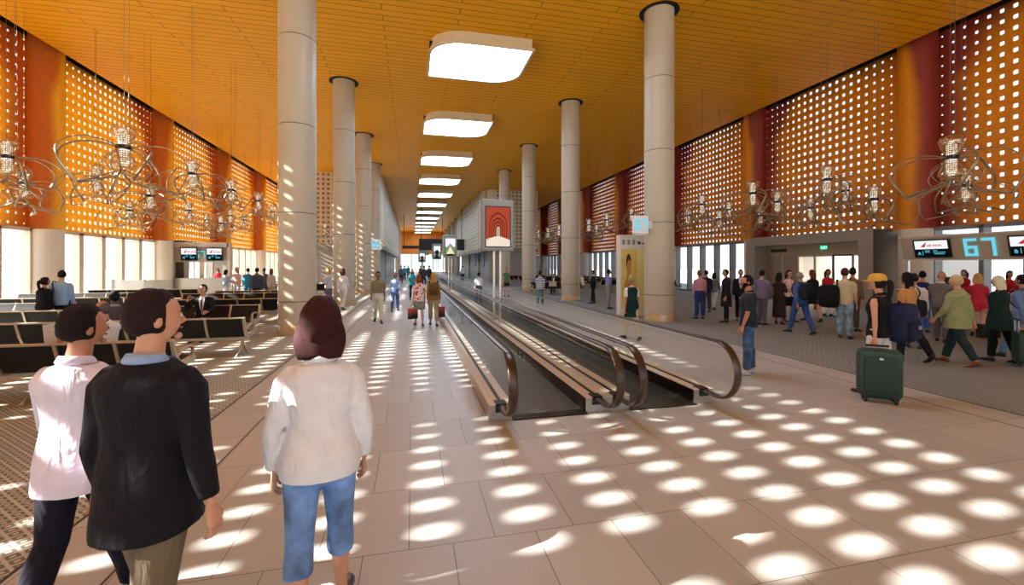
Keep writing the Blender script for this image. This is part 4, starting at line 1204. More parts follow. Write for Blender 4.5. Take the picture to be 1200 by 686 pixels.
    def rag(q): return 1.015 + .03 * math.sin(9 * q.x + 5 * q.z) * math.cos(7 * q.y) + .05 * noise.noise(q * 6)
    if hairk == 'fringe':
        def fn(q):
            k = 1.03 if (q.z < .35 and q.z > -.55 and q.y < .35) else .9
            return V((q.x * .08 * k, -.012 + q.y * .1 * k, .005 + q.z * .112 * k))
        hb.ball((0, 0, 0), 1, 20, 12, fn)
    elif hairk != 'none':
        bot = -.62 if hairk == 'short' else -.85
        def fn(q):
            k = rag(q)
            if q.z < bot: k *= .9
            if q.y > .3 and q.z < .42: k *= .84
            if q.y > .55 and q.z < .6: k *= .93
            vol = (1.0 if hairk in ('short', 'cap') else 1.05) * hvol
            return V((q.x * .084 * k * vol, -.01 + q.y * .104 * k * vol, .014 + q.z * .117 * k * vol))
        hb.ball((0, 0, 0), 1, 24 if near else 18, 15 if near else 12, fn)
        if hairk in ('long', 'bob'):
            ln = .4 if hairk == 'long' else .2
            rs = []
            for i in range(8):
                u = i / 7; w = (.088 + .02 * math.sin(PI * u) - .03 * u * (hairk == 'long')) * hvol; d = .055 - .015 * u; n = 14
                yc = -.045 - .03 * u
                rs.append([V((w * math.cos(2 * PI * j / n), yc + d * math.sin(2 * PI * j / n) * (1 + .1 * math.cos(4 * 2 * PI * j / n)), .03 - ln * u)) for j in range(n)])
            hb.loft(rs)
        if hairk in ('pony', 'cap_pony'):
            hb.tube(smooth_path([(0, -.1, .03), (0, -.15, .0), (0, -.155, -.1), (.01, -.14, -.22), (.015, -.13, -.3)], 4), [.02] + [.034] * 10 + [.03, .027, .024, .02, .016, .01], 10) if False else hb.tube(smooth_path([(0, -.1, .03), (0, -.15, .0), (0, -.155, -.1), (.01, -.14, -.22), (.015, -.13, -.3)], 4), [.02, .028, .033, .036, .038, .038, .038, .037, .036, .034, .032, .03, .028, .025, .022, .018, .01], 10)
        if hairk == 'bun': hb.ball((0, -.115, .04), .042, 12, 8)
    if hb.v:
        hb.xf(MH); put('hair', hb.mesh('hair', []), hair_mat(hair))
    if hairk.startswith('cap'):
        cb = MB(); n = 20
        prof = [(1.0, .02), (1.02, .05), (.98, .085), (.82, .115), (.5, .135), (.05, .142)]
        cb.loft([[V((r * .09 * math.cos(2 * PI * j / n), -.008 + r * .11 * math.sin(2 * PI * j / n), z)) for j in range(n)] for r, z in prof])
        vs = []; 
        for zz in (.03, .024):
            vs += [V((.085 * math.cos(a), .02 + .085 * math.sin(a), zz + .01)) for a in [PI * j / 10 for j in range(11)]] + [V((.07 * math.cos(a), .09 + .09 * math.sin(a), zz - .004)) for a in [PI * j / 10 for j in range(11)]]
        fs = [(j, j + 1, 12 + j, 11 + j) for j in range(10)]; fs2 = [(22 + a, 22 + b, 22 + c, 22 + d) for d, c, b, a in fs]
        fs3 = [(11 + j, 12 + j, 34 + j, 33 + j) for j in range(10)]
        cb.add(vs, fs + fs2 + fs3)
        cb.xf(MH); put('cap', cb.mesh('cap', []), cloth((214, 168, 72)))
    if beard:
        bb = MB()
        def fn(q):
            k = 1.0 if (q.y > -.05 and q.z < -.12) else .85
            if abs(q.x) < .55 and q.z > -.42: k = .86
            p = hfn(q); return V((p.x * 1.06 * k, p.y * 1.05 * k, p.z * 1.05 * k))
        bb.ball((0, 0, 0), 1, 24, 15, fn); bb.tube([(-.028, .098, -.05), (0, .104, -.042), (.028, .098, -.05)], .007, 6)
        bb.xf(MH); put('beard', bb.mesh('beard', []), hair_mat(hair))
    if showface:
        for sx in (-1, 1):
            e = MB(); e.ball((sx * .029, .083, .008), (.012, .0095, .008), 10, 7); e.xf(MH); put('eye', e.mesh('eye', []), mat('eye_white', (232, 228, 222), .25))
            e = MB(); e.ball((sx * .029, .0905, .008), (.0058, .004, .006), 8, 5); e.xf(MH); put('iris', e.mesh('iris', []), mat('iris_dark', (34, 24, 20), .2))
            e = MB(); e.tube([(sx * .014, .094, .026), (sx * .03, .092, .031), (sx * .046, .08, .026)], [.003, .0042, .0025], 6); e.xf(MH); put('eyebrow', e.mesh('eyebrow', []), hair_mat(hair if sum(hair) < 420 else (110, 90, 70)))
        e = MB(); e.tube([(-.023, .086, -.053), (-.01, .094, -.05), (0, .095, -.052), (.01, .094, -.05), (.023, .086, -.053)], [.002, .005, .0055, .005, .002], 8, (1, .8)); e.xf(MH); put('mouth', e.mesh('mouth', []), mat('lips_%d' % skin[0], tuple(int(v * k) for v, k in zip(skin, (.86, .62, .62))), .4))
    W = Matrix.Translation(V(loc)) @ Matrix.Rotation(-R(face), 4, 'Z') @ Matrix.Scale(s, 4)
    info = dict(root=root, s=s, M=W, hands=[W @ (a[2] + a[3] * .085) for a in A], wr=[W @ a[2] for a in A], back=W @ tp(0, -.13, .3), shl=[W @ a[0] for a in A], tp=lambda x, y, z: W @ tp(x, y, z), face=face, hip=W @ P, MH=W @ MH)
    PEOPLE[key] = info
    return info

def where(px, yf, yt):
    p, d = floor_at(px, yf); return p, H - (yt - HY) * d / F
def P_(key, label, px, yf, yt, face, **kw):
    p, h = where(px, yf, yt); p.z = .013 if 1.2 < p.x < 3.77 else 0; h = max(1.5, min(1.86, h))
    return person(key, label, p, face, h=h, **kw)
# ------------------------------------------------------------------ who is in the hall
def pose(l, a, curl=(.5, .5), sit=None):
    d = dict(legs=l, arms=a, curl=curl)
    if sit: d['sit'] = sit
    return d
PHONE = pose(((.03, .02), (-.05, .02)), ((.35, .1, 1.35, .35), (.35, .1, 1.45, .35)), (.7, .7))
READ = pose(((.1, .05), (-.1, .02)), ((.3, .15, 1.15, .35), (.35, .15, 1.2, .4)), (.8, .8))
CARRY = pose(((.28, .1), (-.22, .18)), ((-.1, .12, .1, 0), (.05, .14, .12, 0)), (.9, .9))
JEAN = (62, 92, 140)
# foreground walkers (seen blurred in the photograph, modelled at rest)
person('fg1', 'person in a white shirt and dark trousers walking away, nearest at the left edge', (-1.71, 2.71, 0), 12, 1.71, 'm', (222, 216, 236), bottom=(20, 18, 34), hair=(24, 14, 16), pose=pose(((-.1, .3), (.3, .08)), ((.2, .14, .5, .1), (-.3, .12, .15, 0))), head=(25, 0), skin=SK2, near=1, hem=-.16)
person('fg2', 'person in a black suit jacket and brown trousers walking away beside the white-shirted one', (-1.13, 2.2, 0), 16, 1.80, 'm', (20, 18, 28), jacket=True, hem=-.2, inner=(150, 176, 222), bottom=(112, 98, 80), hair=(34, 16, 20), pose=pose(((.24, .08), (-.18, .18)), ((-.1, .1, .3, .1), (-.12, .24, .2, -.08))), head=(35, 0), skin=SK1, near=1, fat=1.03)
person('fg3', 'person with auburn hair, white jacket and cropped jeans, walking away nearest the camera', (-.47, 2.42, 0), -6, 1.70, 'f', (226, 226, 234), hem=-.1, bottom=(98, 132, 184), botk='jean', cuff=1.32, jacket=True, hair=(52, 18, 20), hairk='bob', pose=pose(((-.12, .12), (.16, .06)), ((-.12, .26, .35, .1), (.0, .24, .3, .1))), skin=SK1, near=1, fat=1.1, hvol=1.22, shoes=(70, 40, 44))
# central aisle
P_('a1', 'person in an olive shirt and pale trousers walking towards the camera', 443, 378, 317, 176, top=(134, 124, 92), sleeve=.9, hem=.08, bottom=(206, 204, 184), pose=WALK, skin=SK3, hair=(34, 24, 22), group=None)
P_('a2', 'person in a pale blue shirt and jeans walking away up the aisle', 463, 365, 319, 4, top=(152, 178, 216), hem=.08, bottom=JEAN, botk='jean', pose=WALK2, skin=SK2, hair=(120, 96, 84))
P_('a3', 'person in a turquoise top and dark trousers coming down the aisle', 483, 352, 316, 180, sex='f', top=(38, 166, 170), sleeve=.8, bottom=(26, 46, 66), hairk='bob', pose=PHONE, skin=SK2)
P_('a4', 'person in a red and white floral top and denim skirt walking away', 491, 382, 321, -3, sex='f', top=(206, 50, 74), topk='floral', sleeve=.7, legs='skirt', cuff=.56, bottom=(112, 122, 110), botk='jean', hair=(122, 62, 34), hairk='bob', pose=CARRY, skin=SK1, shoes=(120, 70, 50))
P_('a5', 'person with very long blond hair and olive trousers walking away', 508, 382, 319, 3, sex='f', top=(150, 110, 60), bottom=(166, 156, 120), cuff=1.7, hair=(182, 138, 58), hairk='long', pose=CARRY, skin=SK1, shoes=(140, 84, 54))
P_('a6', 'person with blond hair in a pale grey top between the two nearest left columns', 385, 361, 314, -70, sex='f', top=(196, 196, 206), bottom=(110, 104, 124), hair=(186, 146, 84), hairk='bob', pose=READ, skin=SK1)
P_('a7', 'person with dark red hair in a white outfit by the second left column', 402, 363, 314, 10, sex='f', top=(222, 220, 226), bottom=(214, 208, 206), hair=(84, 30, 40), hairk='bob', pose=WALK, skin=SK1)
# on and beyond the walkways
P_('w1', 'person in a white shirt and grey trousers riding the right walkway', 561, 356, 319, 5, top=(226, 226, 232), hem=.08, bottom=(96, 98, 112), pose=WALK, skin=SK2)
P_('w2', 'small distant person in white and black by the right blue washroom signs', 542, 329.5, 311.5, 0, top=(214, 218, 226), bottom=(60, 62, 74), skin=SK3, showface=False)
P_('w3', 'person in a black dress with a green top beyond the nearest display screen', 593.5, 348, 314, 180, sex='f', top=(74, 120, 84), sleeve=0.3, legs='skirt', cuff=.65, bottom=(30, 26, 28), skin=SK1, hair=(120, 60, 30), hairk='bun')
P_('w4', 'person in a striped shirt and teal jeans walking beside the walkway', 633, 359, 317, 20, top=(64, 86, 120), topk='stripe', sleeve=.9, bottom=(92, 128, 130), pose=WALK2, skin=SK2, shoes=(220, 222, 226))
pw, _ = floor_at(650, 347)
person('w5', 'seated person in a black suit reading a paper, left of the second right column', (8.95, 26.36, 0), 205, 1.76, top=(26, 24, 26), jacket=True, inner=(214, 214, 220), bottom=(28, 26, 28), pose=dict(legs=((1.5, 1.0), (1.4, 1.5)), arms=((.5, .12, 1.0, .3), (.5, .12, 1.0, .3)), sit=.52), skin=SK2, hair=(70, 44, 30))
P_('w6', 'person in a black suit holding up a newspaper, right of the second right column', 695, 356, 317, -80, top=(30, 28, 30), jacket=True, inner=(214, 214, 220), bottom=(36, 34, 36), pose=pose(((.12, .02), (-.1, .02)), ((.55, .2, 1.1, .1), (.55, .2, 1.1, .1)), (.9, .9)), skin=SK2)
P_('w7', 'person in a lilac short-sleeved shirt and grey trousers facing the newspaper reader', 713, 362, 316, 100, top=(138, 142, 190), sleeve=.9, hem=.08, bottom=(140, 134, 128), pose=STAND, skin=SK3, fat=1.08)
P_('w8', 'person in a white blouse and dark green pinafore walking away on the right', 740, 398, 322, 2, sex='f', top=(14, 50, 48), inner=(224, 226, 230), inslv=.7, sleeve=0, legs='skirt', cuff=.62, bottom=(14, 50, 48), stockings=(206, 190, 152), hair=(150, 140, 84), hairk='short', pose=CARRY, skin=SK2, shoes=(30, 44, 44), fat=1.1)
i8 = PEOPLE['w8']
# right-hand queue
P_('r1', 'person in a pink shirt and blue trousers beside the nearest right column', 820, 374, 317, 5, top=(204, 142, 158), hem=.08, bottom=(46, 62, 112), skin=SK2, hair=(110, 84, 72), pose=STAND, fat=1.12)
P_('r2', 'person in dark clothes half hidden behind the pink-shirted one', 828, 366, 317, 15, top=(44, 46, 60), bottom=(70, 66, 80), skin=SK2, pose=STAND)
P_('r3', 'person in a grey jacket and pale trousers left of the long dark coat', 837, 363, 319, 60, sex='f', top=(120, 116, 126), bottom=(202, 198, 190), hairk='bob', skin=SK2, pose=WALK)
P_('r4', 'person in a long dark coat facing left', 851, 378, 316, -60, top=(40, 34, 38), jacket=True, hem=-.42, bottom=(24, 22, 26), skin=SK2, pose=STAND)
P_('r5', 'person in a black suit directly behind the bearded man', 868, 376, 316, -140, top=(26, 24, 28), jacket=True, inner=(206, 204, 208), bottom=(28, 26, 30), skin=SK2, pose=STAND)
P_('r6', 'bearded person in a dark navy T-shirt and jeans standing right of the walkways', 877, 439, 323, -52, top=(40, 46, 58), sleeve=.85, bottom=(58, 88, 128), botk='jean', shoes=(186, 194, 204), hair=(26, 18, 16), beard=True, near=1, pose=pose(((.06, .04), (-.06, .03)), ((.12, .14, .2, .05), (-.02, .16, .3, .1)), (.35, .35)), skin=SK2, head=(-14, 0), fat=1.04)
P_('r7', 'person in a lilac-grey suit looking down at a phone', 893, 381, 317, 75, top=(118, 108, 136), jacket=True, inner=(186, 178, 206), bottom=(96, 88, 104), pose=PHONE, head=(0, -22), skin=SK2)
P_('r8', 'person in a brown skirt suit with black hair facing right', 913, 380.5, 320, 70, sex='f', top=(58, 42, 40), legs='skirt', cuff=.25, bottom=(54, 40, 38), hairk='bob', pose=PHONE, skin=SK2, heel=.05)
P_('r9', 'person in a pink patterned top and black skirt facing the camera', 924, 377, 317, 178, sex='f', top=(206, 140, 156), topk='floral', sleeve=.7, legs='skirt', cuff=.55, bottom=(28, 24, 28), hair=(60, 34, 26), hairk='bob', pose=READ, skin=SK1, heel=.05)
P_('r10', 'person in blue denim shirt and trousers wearing a black backpack', 938, 391, 317, 6, top=(70, 100, 160), bottom=(56, 84, 148), hair=(150, 140, 132), hairk='fringe', pose=WALK, skin=SK2)
P_('r11', 'person in a black dress carrying a red handbag', 952, 377, 316, 12, sex='f', top=(32, 28, 32), legs='skirt', cuff=.6, bottom=(30, 26, 30), hair=(110, 60, 44), hairk='bob', pose=CARRY, skin=SK1, heel=.04)
P_('r12', 'person in a bright red top standing at the gate doors', 970, 371, 316, -170, sex='f', top=(190, 28, 52), bottom=(224, 216, 208), sleeve=.9, hair=(60, 24, 20), hairk='pony', pose=STAND, skin=SK3)
P_('r13', 'person in a tan T-shirt and pale jeans with a large black shoulder bag', 990, 397, 314.5, 62, top=(206, 190, 156), sleeve=.8, bottom=(122, 152, 178), botk='jean', hair=(70, 40, 28), pose=STAND, skin=SK1, shoes=(60, 24, 26), head=(10, 0))
P_('r14', 'person in brown half hidden behind the tan T-shirt', 999, 388, 314, 70, top=(120, 96, 74), bottom=(84, 70, 54), skin=SK2, pose=STAND)
P_('r15', 'person in a yellow cap, black vest top and white trousers pulling a green suitcase', 1030, 463, 322, -12, sex='f', top=(22, 20, 24), sleeve=0, bottom=(226, 224, 222), hairk='cap_pony', hair=(36, 22, 20), pose=pose(((.12, .06), (-.1, .1)), ((-.12, .14, .1, 0), (.05, .2, .6, .25)), (.95, .6)), skin=SK1, near=1, head=(-30, 0))
P_('r16', 'person with long black hair, tan top and black trousers with a dark shoulder bag', 1064, 424, 320, 4, sex='f', top=(196, 142, 88), sleeve=.4, bottom=(26, 24, 28), hairk='long', hair=(16, 14, 18), pose=pose(((.12, .1), (-.3, .25)), ((-.2, .14, .3, .1), (.2, .14, .5, .1))), skin=SK2, heel=.07, near=1)
P_('r17', 'person mostly hidden behind the long-haired woman, face turned right', 1071, 408, 321, 60, sex='m', top=(214, 206, 206), bottom=(70, 96, 160), skin=SK2, pose=STAND)
P_('r18', 'person in a navy waistcoat and blue trousers at the gate counter', 1081, 389, 318, 60, top=(34, 44, 92), sleeve=0, inslv=1.85, inner=(150, 176, 218), bottom=(62, 92, 164), skin=SK2, pose=READ, hair=(24, 18, 20))
P_('r19', 'bald person in a grey suit raising a hand to the face', 1103, 401, 318, 75, top=(112, 106, 104), jacket=True, inner=(206, 196, 196), tie=(120, 40, 50), bottom=(104, 98, 98), hairk='none', skin=SK2, pose=pose(((.12, .05), (-.1, .05)), ((.4, .2, 1.9, .3), (.3, .15, .7, .2))), showface=True)
P_('r20', 'person in a pale green jacket with a dark bag walking to the gate', 1122, 427, 321, -4, top=(150, 158, 112), jacket=True, bottom=(36, 56, 58), hair=(198, 176, 128), pose=WALK2, skin=SK1, shoes=(120, 66, 40), near=1, hem=-.22, fat=1.12)
person('r21', 'attendant in red with a ponytail behind the gate counter, turned left', at_depth(1130, 390, 15.6).xy.to_3d(), -80, 1.72, 'f', (190, 26, 44), bottom=(150, 20, 40), hair=(60, 34, 26), hairk='pony', pose=READ, skin=SK1)
P_('r22', 'attendant in a red skirt suit with blond hair standing at the gate counter', 1146, 395, 321, 60, sex='f', top=(190, 44, 66), legs='skirt', cuff=.72, bottom=(186, 42, 62), hair=(196, 150, 92), hairk='bob', pose=READ, skin=SK1, heel=.06, near=1)
P_('r23', 'white-haired person in a dark green coat pulling a suitcase at right', 1171, 424, 324, 8, sex='f', top=(20, 44, 40), jacket=True, hem=-.3, bottom=(20, 24, 24), hair=(222, 214, 186), hairk='bob', pose=pose(((.1, .05), (-.2, .15)), ((-.05, .12, .2, .1), (.3, .16, .9, .1))), skin=SK1, near=1, fat=1.08)
person('r24', 'attendant in red behind the gate counter facing the camera', at_depth(1183, 390, 14.6).xy.to_3d(), 215, 1.7, 'f', (196, 28, 44), bottom=(150, 20, 40), hair=(40, 24, 20), hairk='pony', pose=READ, skin=SK2)
P_('r25', 'person in a blue shirt with a dark backpack at the right photo edge', 1199, 421, 320, 0, top=(112, 140, 188), bottom=(96, 124, 160), botk='jean', pose=WALK, skin=SK2, near=1)
# left seating
person('l1', 'person in black with a low ponytail standing among the seats at left', at_depth(52, 340, 10.9).xy.to_3d(), 14, 1.58, 'f', (24, 22, 28), bottom=(22, 22, 28), hairk='pony', hair=(34, 20, 22), pose=STAND, head=(10, 0), fat=1.12)
person('l2', 'person in a pale blue shirt with a shoulder strap beside the woman in black', at_depth(72, 340, 11.2).xy.to_3d(), -12, 1.76, 'm', (150, 184, 226), bottom=(34, 36, 48), hair=(28, 20, 22), pose=STAND, head=(-20, 0), skin=SK1)
person('l3', 'seated grey-haired person in a white shirt reading a paper behind the foreground walkers', (-4.45, 7.55, 0), -70, 1.78, 'm', (226, 218, 206), bottom=(60, 58, 60), hairk='fringe', hair=(96, 84, 76), pose=dict(legs=SIT['legs'], arms=((.7, .12, 1.0, .1), (.7, .12, 1.0, .1)), sit=.55), skin=SK2)
person('l4', 'seated dark-skinned person in a grey suit resting chin on hand', (-5.9, 10.3, 0), -40, 1.78, 'm', (86, 78, 84), jacket=True, inner=(150, 150, 160), bottom=(70, 66, 72), hair=(20, 16, 18), pose=dict(legs=SIT['legs'], arms=((.9, .1, 1.9, .2), (.5, .12, .9, .3)), sit=.55), skin=SK4)
person('l5', 'seated person in a black suit and tie talking on a phone', (-5.25, 12.55, 0), 172, 1.82, 'm', (24, 22, 26), jacket=True, inner=(236, 234, 236), tie=(60, 60, 90), bottom=(24, 22, 26), pose=dict(legs=SIT['legs'], arms=((.5, .2, .95, .35), (.5, .55, 2.35, .42)), sit=.56, curl=(.5, .8)), skin=SK1, hair=(22, 14, 14), near=1, head=(14, 0))
for i, (k, lb, x, d, hh, fc, kw) in enumerate((
    ('b1', 'attendant in red behind the left gate booth counter', 255.5, 30, 1.68, 180, dict(sex='f', top=(214, 44, 60), hair=(50, 30, 26), hairk='bob')),
    ('b2', 'person with a dark bob in a pale blue top at the left gate booth', 264.5, 22, 1.66, 30, dict(sex='f', top=(168, 186, 214), bottom=(190, 196, 210), hair=(30, 24, 30), hairk='bob')),
    ('b3', 'blond person in white and pink facing out beside the left gate booth', 277.5, 22.5, 1.78, 180, dict(sex='f', top=(222, 190, 190), bottom=(216, 214, 220), hair=(200, 140, 84), hairk='bob')),
    ('b4', 'person in a teal shirt in the group waiting at left', 290.5, 22, 1.74, 0, dict(top=(56, 132, 166), bottom=(60, 130, 160), fat=1.15)),
    ('b5', 'broad person in a dark grey suit in the group waiting at left', 301, 19.5, 1.78, 0, dict(top=(74, 78, 90), jacket=True, bottom=(60, 62, 72), fat=1.25)),
    ('b6', 'person in grey half hidden behind the broad grey suit', 309.5, 23.5, 1.74, 8, dict(top=(96, 96, 108), bottom=(70, 70, 80))),
    ('b7', 'person with long wavy brown hair at the right of the left waiting group', 318, 21, 1.72, 12, dict(sex='f', top=(196, 190, 188), bottom=(170, 166, 170), hair=(104, 84, 68), hairk='long')))):
    person(k, lb, at_depth(x, 330, d).xy.to_3d(), fc, hh, pose=READ if k in ('b1', 'b2') else STAND, skin=SK1 if i in (2, 6) else SK2, showface=fc > 90, **kw)
for i, (x, yf, fc, tp_, lb) in enumerate(((474, 329, 0, (70, 150, 150), 'tiny far person in teal, leftmost of the distant walkers'), (478.5, 326, 180, (60, 140, 146), 'tiny far person in teal just right of the leftmost distant walker'), (497, 336, 0, (56, 58, 64), 'distant person in dark grey behind the floral top'),
    (493, 330, 180, (110, 100, 96), 'tiny far person in brown behind the turquoise top'), (503, 333, 0, (60, 66, 70), 'tiny far person in dark clothes left of the blond hair'), (470, 333, 180, (96, 110, 120), 'tiny far person in grey-blue beside the far left wall'))):
    P_('f%d' % i, lb, x, yf, 0, fc, top=tp_, bottom=(50, 52, 60), showface=False, vox=.025)

# ------------------------------------------------------------------ what they carry and pull
def soft_box(mb, w, d, h, c=(0, 0, 0), e=.35, n=20, rows=10):
    """rounded bag body: superellipsoid"""
    def p(t, q): return math.copysign(abs(t) ** q, t)
    rs = []
    for i in range(rows):
        a = -PI / 2 + PI * (i + .5) / rows
        rs.append([V((c[0] + w / 2 * p(math.cos(a), e) * p(math.cos(2 * PI * j / n), e), c[1] + d / 2 * p(math.cos(a), e) * p(math.sin(2 * PI * j / n), e), c[2] + h / 2 * p(math.sin(a), e))) for j in range(n)])
    mb.loft(rs)
def at_body(key, x, y, z): return PEOPLE[key]['tp'](x, y, z)
def backpack(key, col, label, w=.32, h=.46, d=.2, off=0, mark=False, z=.27, y=None):
    i = PEOPLE[key]; s = i['s']
    t = empty('backpack', at_body(key, off, (y if y is not None else -.15 - d / 2 + .03), z), -R(i['face']), label, 'backpack')
    m = MB(); soft_box(m, w, d, h); m.build('bag', cloth(col), t, smooth=True)
    m = MB(); soft_box(m, w * .74, d * .4, h * .45, (0, -d * .48, -h * .18)); m.build('front_pocket', cloth(tuple(int(c * .8) for c in col)), t, smooth=True)
    for sx in ((-1, 1) if not off else (-1,)):
        m = MB(); sh = .13
        if off:
            m.tube(smooth_path([(-.06, d / 2 - .02, h * .42), (.15 - off, d / 2 + .04, .535 - z), (.15 - off, d / 2 + .19, .52 - z), (.17 - off, d / 2 + .24, .36 - z), (.2 - off, d / 2 + .14, .12 - z), (-.02, d / 2 - .02, -h * .38)], 4), .022, 8, (1, .3), up=(1, 0, 0)); m.build('strap', cloth(tuple(int(c * .7) for c in col)), t, smooth=True); continue
        m.tube(smooth_path([(sx * .09 - off, d / 2 - .02, h * .4), (sx * sh - off, d / 2 + .06, .53 - z + .0), (sx * (sh + .005) - off, d / 2 + .19, .49 - z), (sx * (sh + .02) - off, d / 2 + .25, .35 - z), (sx * (sh + .04) - off, d / 2 + .17, .18 - z), (sx * .12 - off, d / 2 - .02, -h * .38)], 4), .022, 8, (1, .3), up=(1, 0, 0)); m.build('strap', cloth(tuple(int(c * .7) for c in col)), t, smooth=True)
    m = MB(); m.tube(smooth_path([(-.04, d * .2, h * .48), (0, d * .2, h * .55), (.04, d * .2, h * .48)], 4), .01, 6); m.build('grab_handle', cloth(tuple(int(c * .7) for c in col)), t, smooth=True)
    if mark:
        m = MB(); m.box(.03, .1, -d * .72, -d * .66, -.08, -.03); m.build('logo_patch', mat('patch_grey', (150, 160, 180), .6), t)
    return t
backpack('a5', (112, 78, 40), 'brown backpack worn by the person with very long blond hair', .3, .36, .16)
backpack('r10', (30, 38, 48), 'black backpack worn over a blue denim shirt', .32, .46)
backpack('r25', (32, 38, 60), 'dark backpack on the blue shirt at the right photo edge', .34, .5)
backpack('r15', (28, 40, 74), 'large navy backpack slung on the shoulder of the person in the yellow cap', .42, .56, .24, off=.2, mark=True, z=.12, y=-.2)
def shoulder_bag(key, col, label, x, z, w, h, d=.13, side=1, y=0, name='shoulder_bag', strap=True):
    i = PEOPLE[key]
    t = empty(name, at_body(key, x, y, z), -R(i['face']), label, 'bag')
    m = MB(); soft_box(m, w, d, h, e=.45); m.build('bag', cloth(col), t, smooth=True)
    m = MB(); soft_box(m, w * .8, d * .3, h * .4, (0, -d * .42, -h * .1), e=.4); m.build('pocket', cloth(tuple(int(c * .8) for c in col)), t, smooth=True)
    if strap:
        sx = .15 * side
        m = MB(); m.tube(smooth_path([(-w * .35 * side, -.02, h * .42), (sx - x - .03 * side, -.125 - y, .4 - z), (sx - x, -.02 - y, .535 - z), (sx - x + .01, .12 - y, .42 - z), (w * .35 * side, .03, h * .42)], 5), .018, 8, (1, .35)); m.build('strap', cloth(tuple(int(c * .7) for c in col)), t, smooth=True)
    return t
shoulder_bag('r13', (20, 22, 28), 'large black bag hanging behind the tan T-shirt', -.3, .1, .46, .6, .3, side=-1, y=-.12)
shoulder_bag('r16', (26, 28, 38), 'dark shoulder bag of the person with long black hair', .24, .1, .3, .34, .16)
shoulder_bag('r20', (24, 40, 40), 'dark green bag hanging at the side of the pale green jacket', .27, .02, .26, .34, .14)
shoulder_bag('l2', (120, 120, 132), 'grey shoulder bag of the pale blue shirt at left', -.2, -.05, .3, .3, .12, side=-1)
def hand_bag(key, hand, col, label, w=.3, h=.34, kind='shopping_bag'):
    i = PEOPLE[key]; p = i['hands'][hand]
    t = empty(kind, p - V((0, 0, h + .12)), -R(i['face']) + .5, label, 'bag')
    if kind == 'shopping_bag':
        m = MB(); m.box(-w / 2, w / 2, -.06, .06, 0, h); t2 = NT('shopping_print_' + label[:3]); tc = t2.n('ShaderNodeTexCoord'); sx = t2.n('ShaderNodeSeparateXYZ', Vector=(tc, 3)); k = t2.n('ShaderNodeMapRange', Value=t2.math('ADD', sx.outputs[2], 0.0)); k.inputs[1].default_value = .1; k.inputs[2].default_value = .3
        t2.bsdf(t2.mix(k, srgb((28, 22, 30)), srgb(col)), .5)
        m.build('bag', t2.m, t, bevel=.008)
    else:
        m = MB(); soft_box(m, w, .12, h, (0, 0, h / 2), e=.5); m.build('bag', cloth(col), t, smooth=True)
    for y in (-.045, .045):
        m = MB(); m.tube(smooth_path([(-w * .25, y, h - .01), (-w * .12, y * .4, h + .1), (0, 0, h + .125), (w * .12, y * .4, h + .1), (w * .25, y, h - .01)], 3), .006, 6); m.build('handle', BLK, t)
hand_bag('a4', 0, (206, 92, 56), 'dark red and orange shopping bag in the left hand of the floral top')
hand_bag('a5', 1, (190, 76, 50), 'dark shopping bag in the right hand of the long blond hair')
hand_bag('r11', 1, (196, 34, 44), 'bright red handbag of the person in a black dress', .26, .24, 'handbag')
def held_paper(key, label, sc=1.0, open_=True, col=(206, 190, 166)):
    i = PEOPLE[key]; a, b = i['hands']; c = (a + b) / 2
    t = empty('newspaper', c, -R(i['face']), label, 'newspaper')
    fw = Matrix.Rotation(R(i['face']), 4, 'Z'); half = (a - b).length / 2 + .08
    m = MB(); n = 8
    for s_ in (-1, 1):
        vs = []
        for k in range(n + 1):
            u = k / n; vs.append(V((s_ * u * half * 1.15, .06 * math.sin(u * PI * .6) - .0, -.16 * sc))); vs.append(V((s_ * u * half * 1.15, .06 * math.sin(u * PI * .6) + .05, .24 * sc)))
        vs2 = [p + V((0, .006, 0)) for p in vs]; N = len(vs)
        fs = [(2 * k, 2 * k + 2, 2 * k + 3, 2 * k + 1) for k in range(n)]
        m.add(vs + vs2, fs + [tuple(N + q for q in reversed(f)) for f in fs] + [(2 * k + 1, 2 * k + 3, N + 2 * k + 3, N + 2 * k + 1) for k in range(n)] + [(2 * k + 2, 2 * k, N + 2 * k, N + 2 * k + 2) for k in range(n)])
    m.build('sheet', mat('newsprint', col, .8, 0, .25, 30), t)
held_paper('w6', 'newspaper held up by the standing man in black')
held_paper('w5', 'paper on the lap of the seated man in black', .8, col=(190, 190, 196))
held_paper('l3', 'white paper held by the seated grey-haired man', 1.0, col=(226, 220, 206))
def phone(key, hand, label, M=None):
    i = PEOPLE[key]; p = i['hands'][hand]
    t = empty('mobile_phone', p, -R(i['face']), label, 'phone')
    m = MB(); m.box(-.03, .03, -.006, .006, -.05, .07, M); m.build('casing', BLK, t, bevel=.003)
    m = MB(); m.box(-.025, .025, -.008, -.006, -.03, .06, M); m.build('screen', mat('phone_glass', (40, 44, 54), .1), t)
phone('l5', 1, 'black phone at the ear of the seated man in the black suit', Matrix.Rotation(R(80), 4, 'Z'))
phone('r7', 1, 'phone in the hands of the lilac-grey suit')
# wrist watch on the bearded man
def watch(key, arm):
    i = PEOPLE[key]; p = i['wr'][arm]
    t = empty('wristwatch', p, 0, 'steel watch on the wrist of the bearded person', 'watch')
    d = (i['hands'][arm] - p).normalized(); m = MB()
    u = d.orthogonal().normalized(); w = d.cross(u); q = -d * .02
    m.tube([q + (u * math.cos(a) + w * math.sin(a)) * .029 for a in [2 * PI * j / 18 for j in range(18)]], .007, 6, close=True); m.build('bracelet', STEEL, t)
    m = MB(); c = q + V((.0, -.03, .0)); m.ball(c, (.017, .008, .017), 12, 7); m.build('dial', BLK, t)
watch('r6', 1)
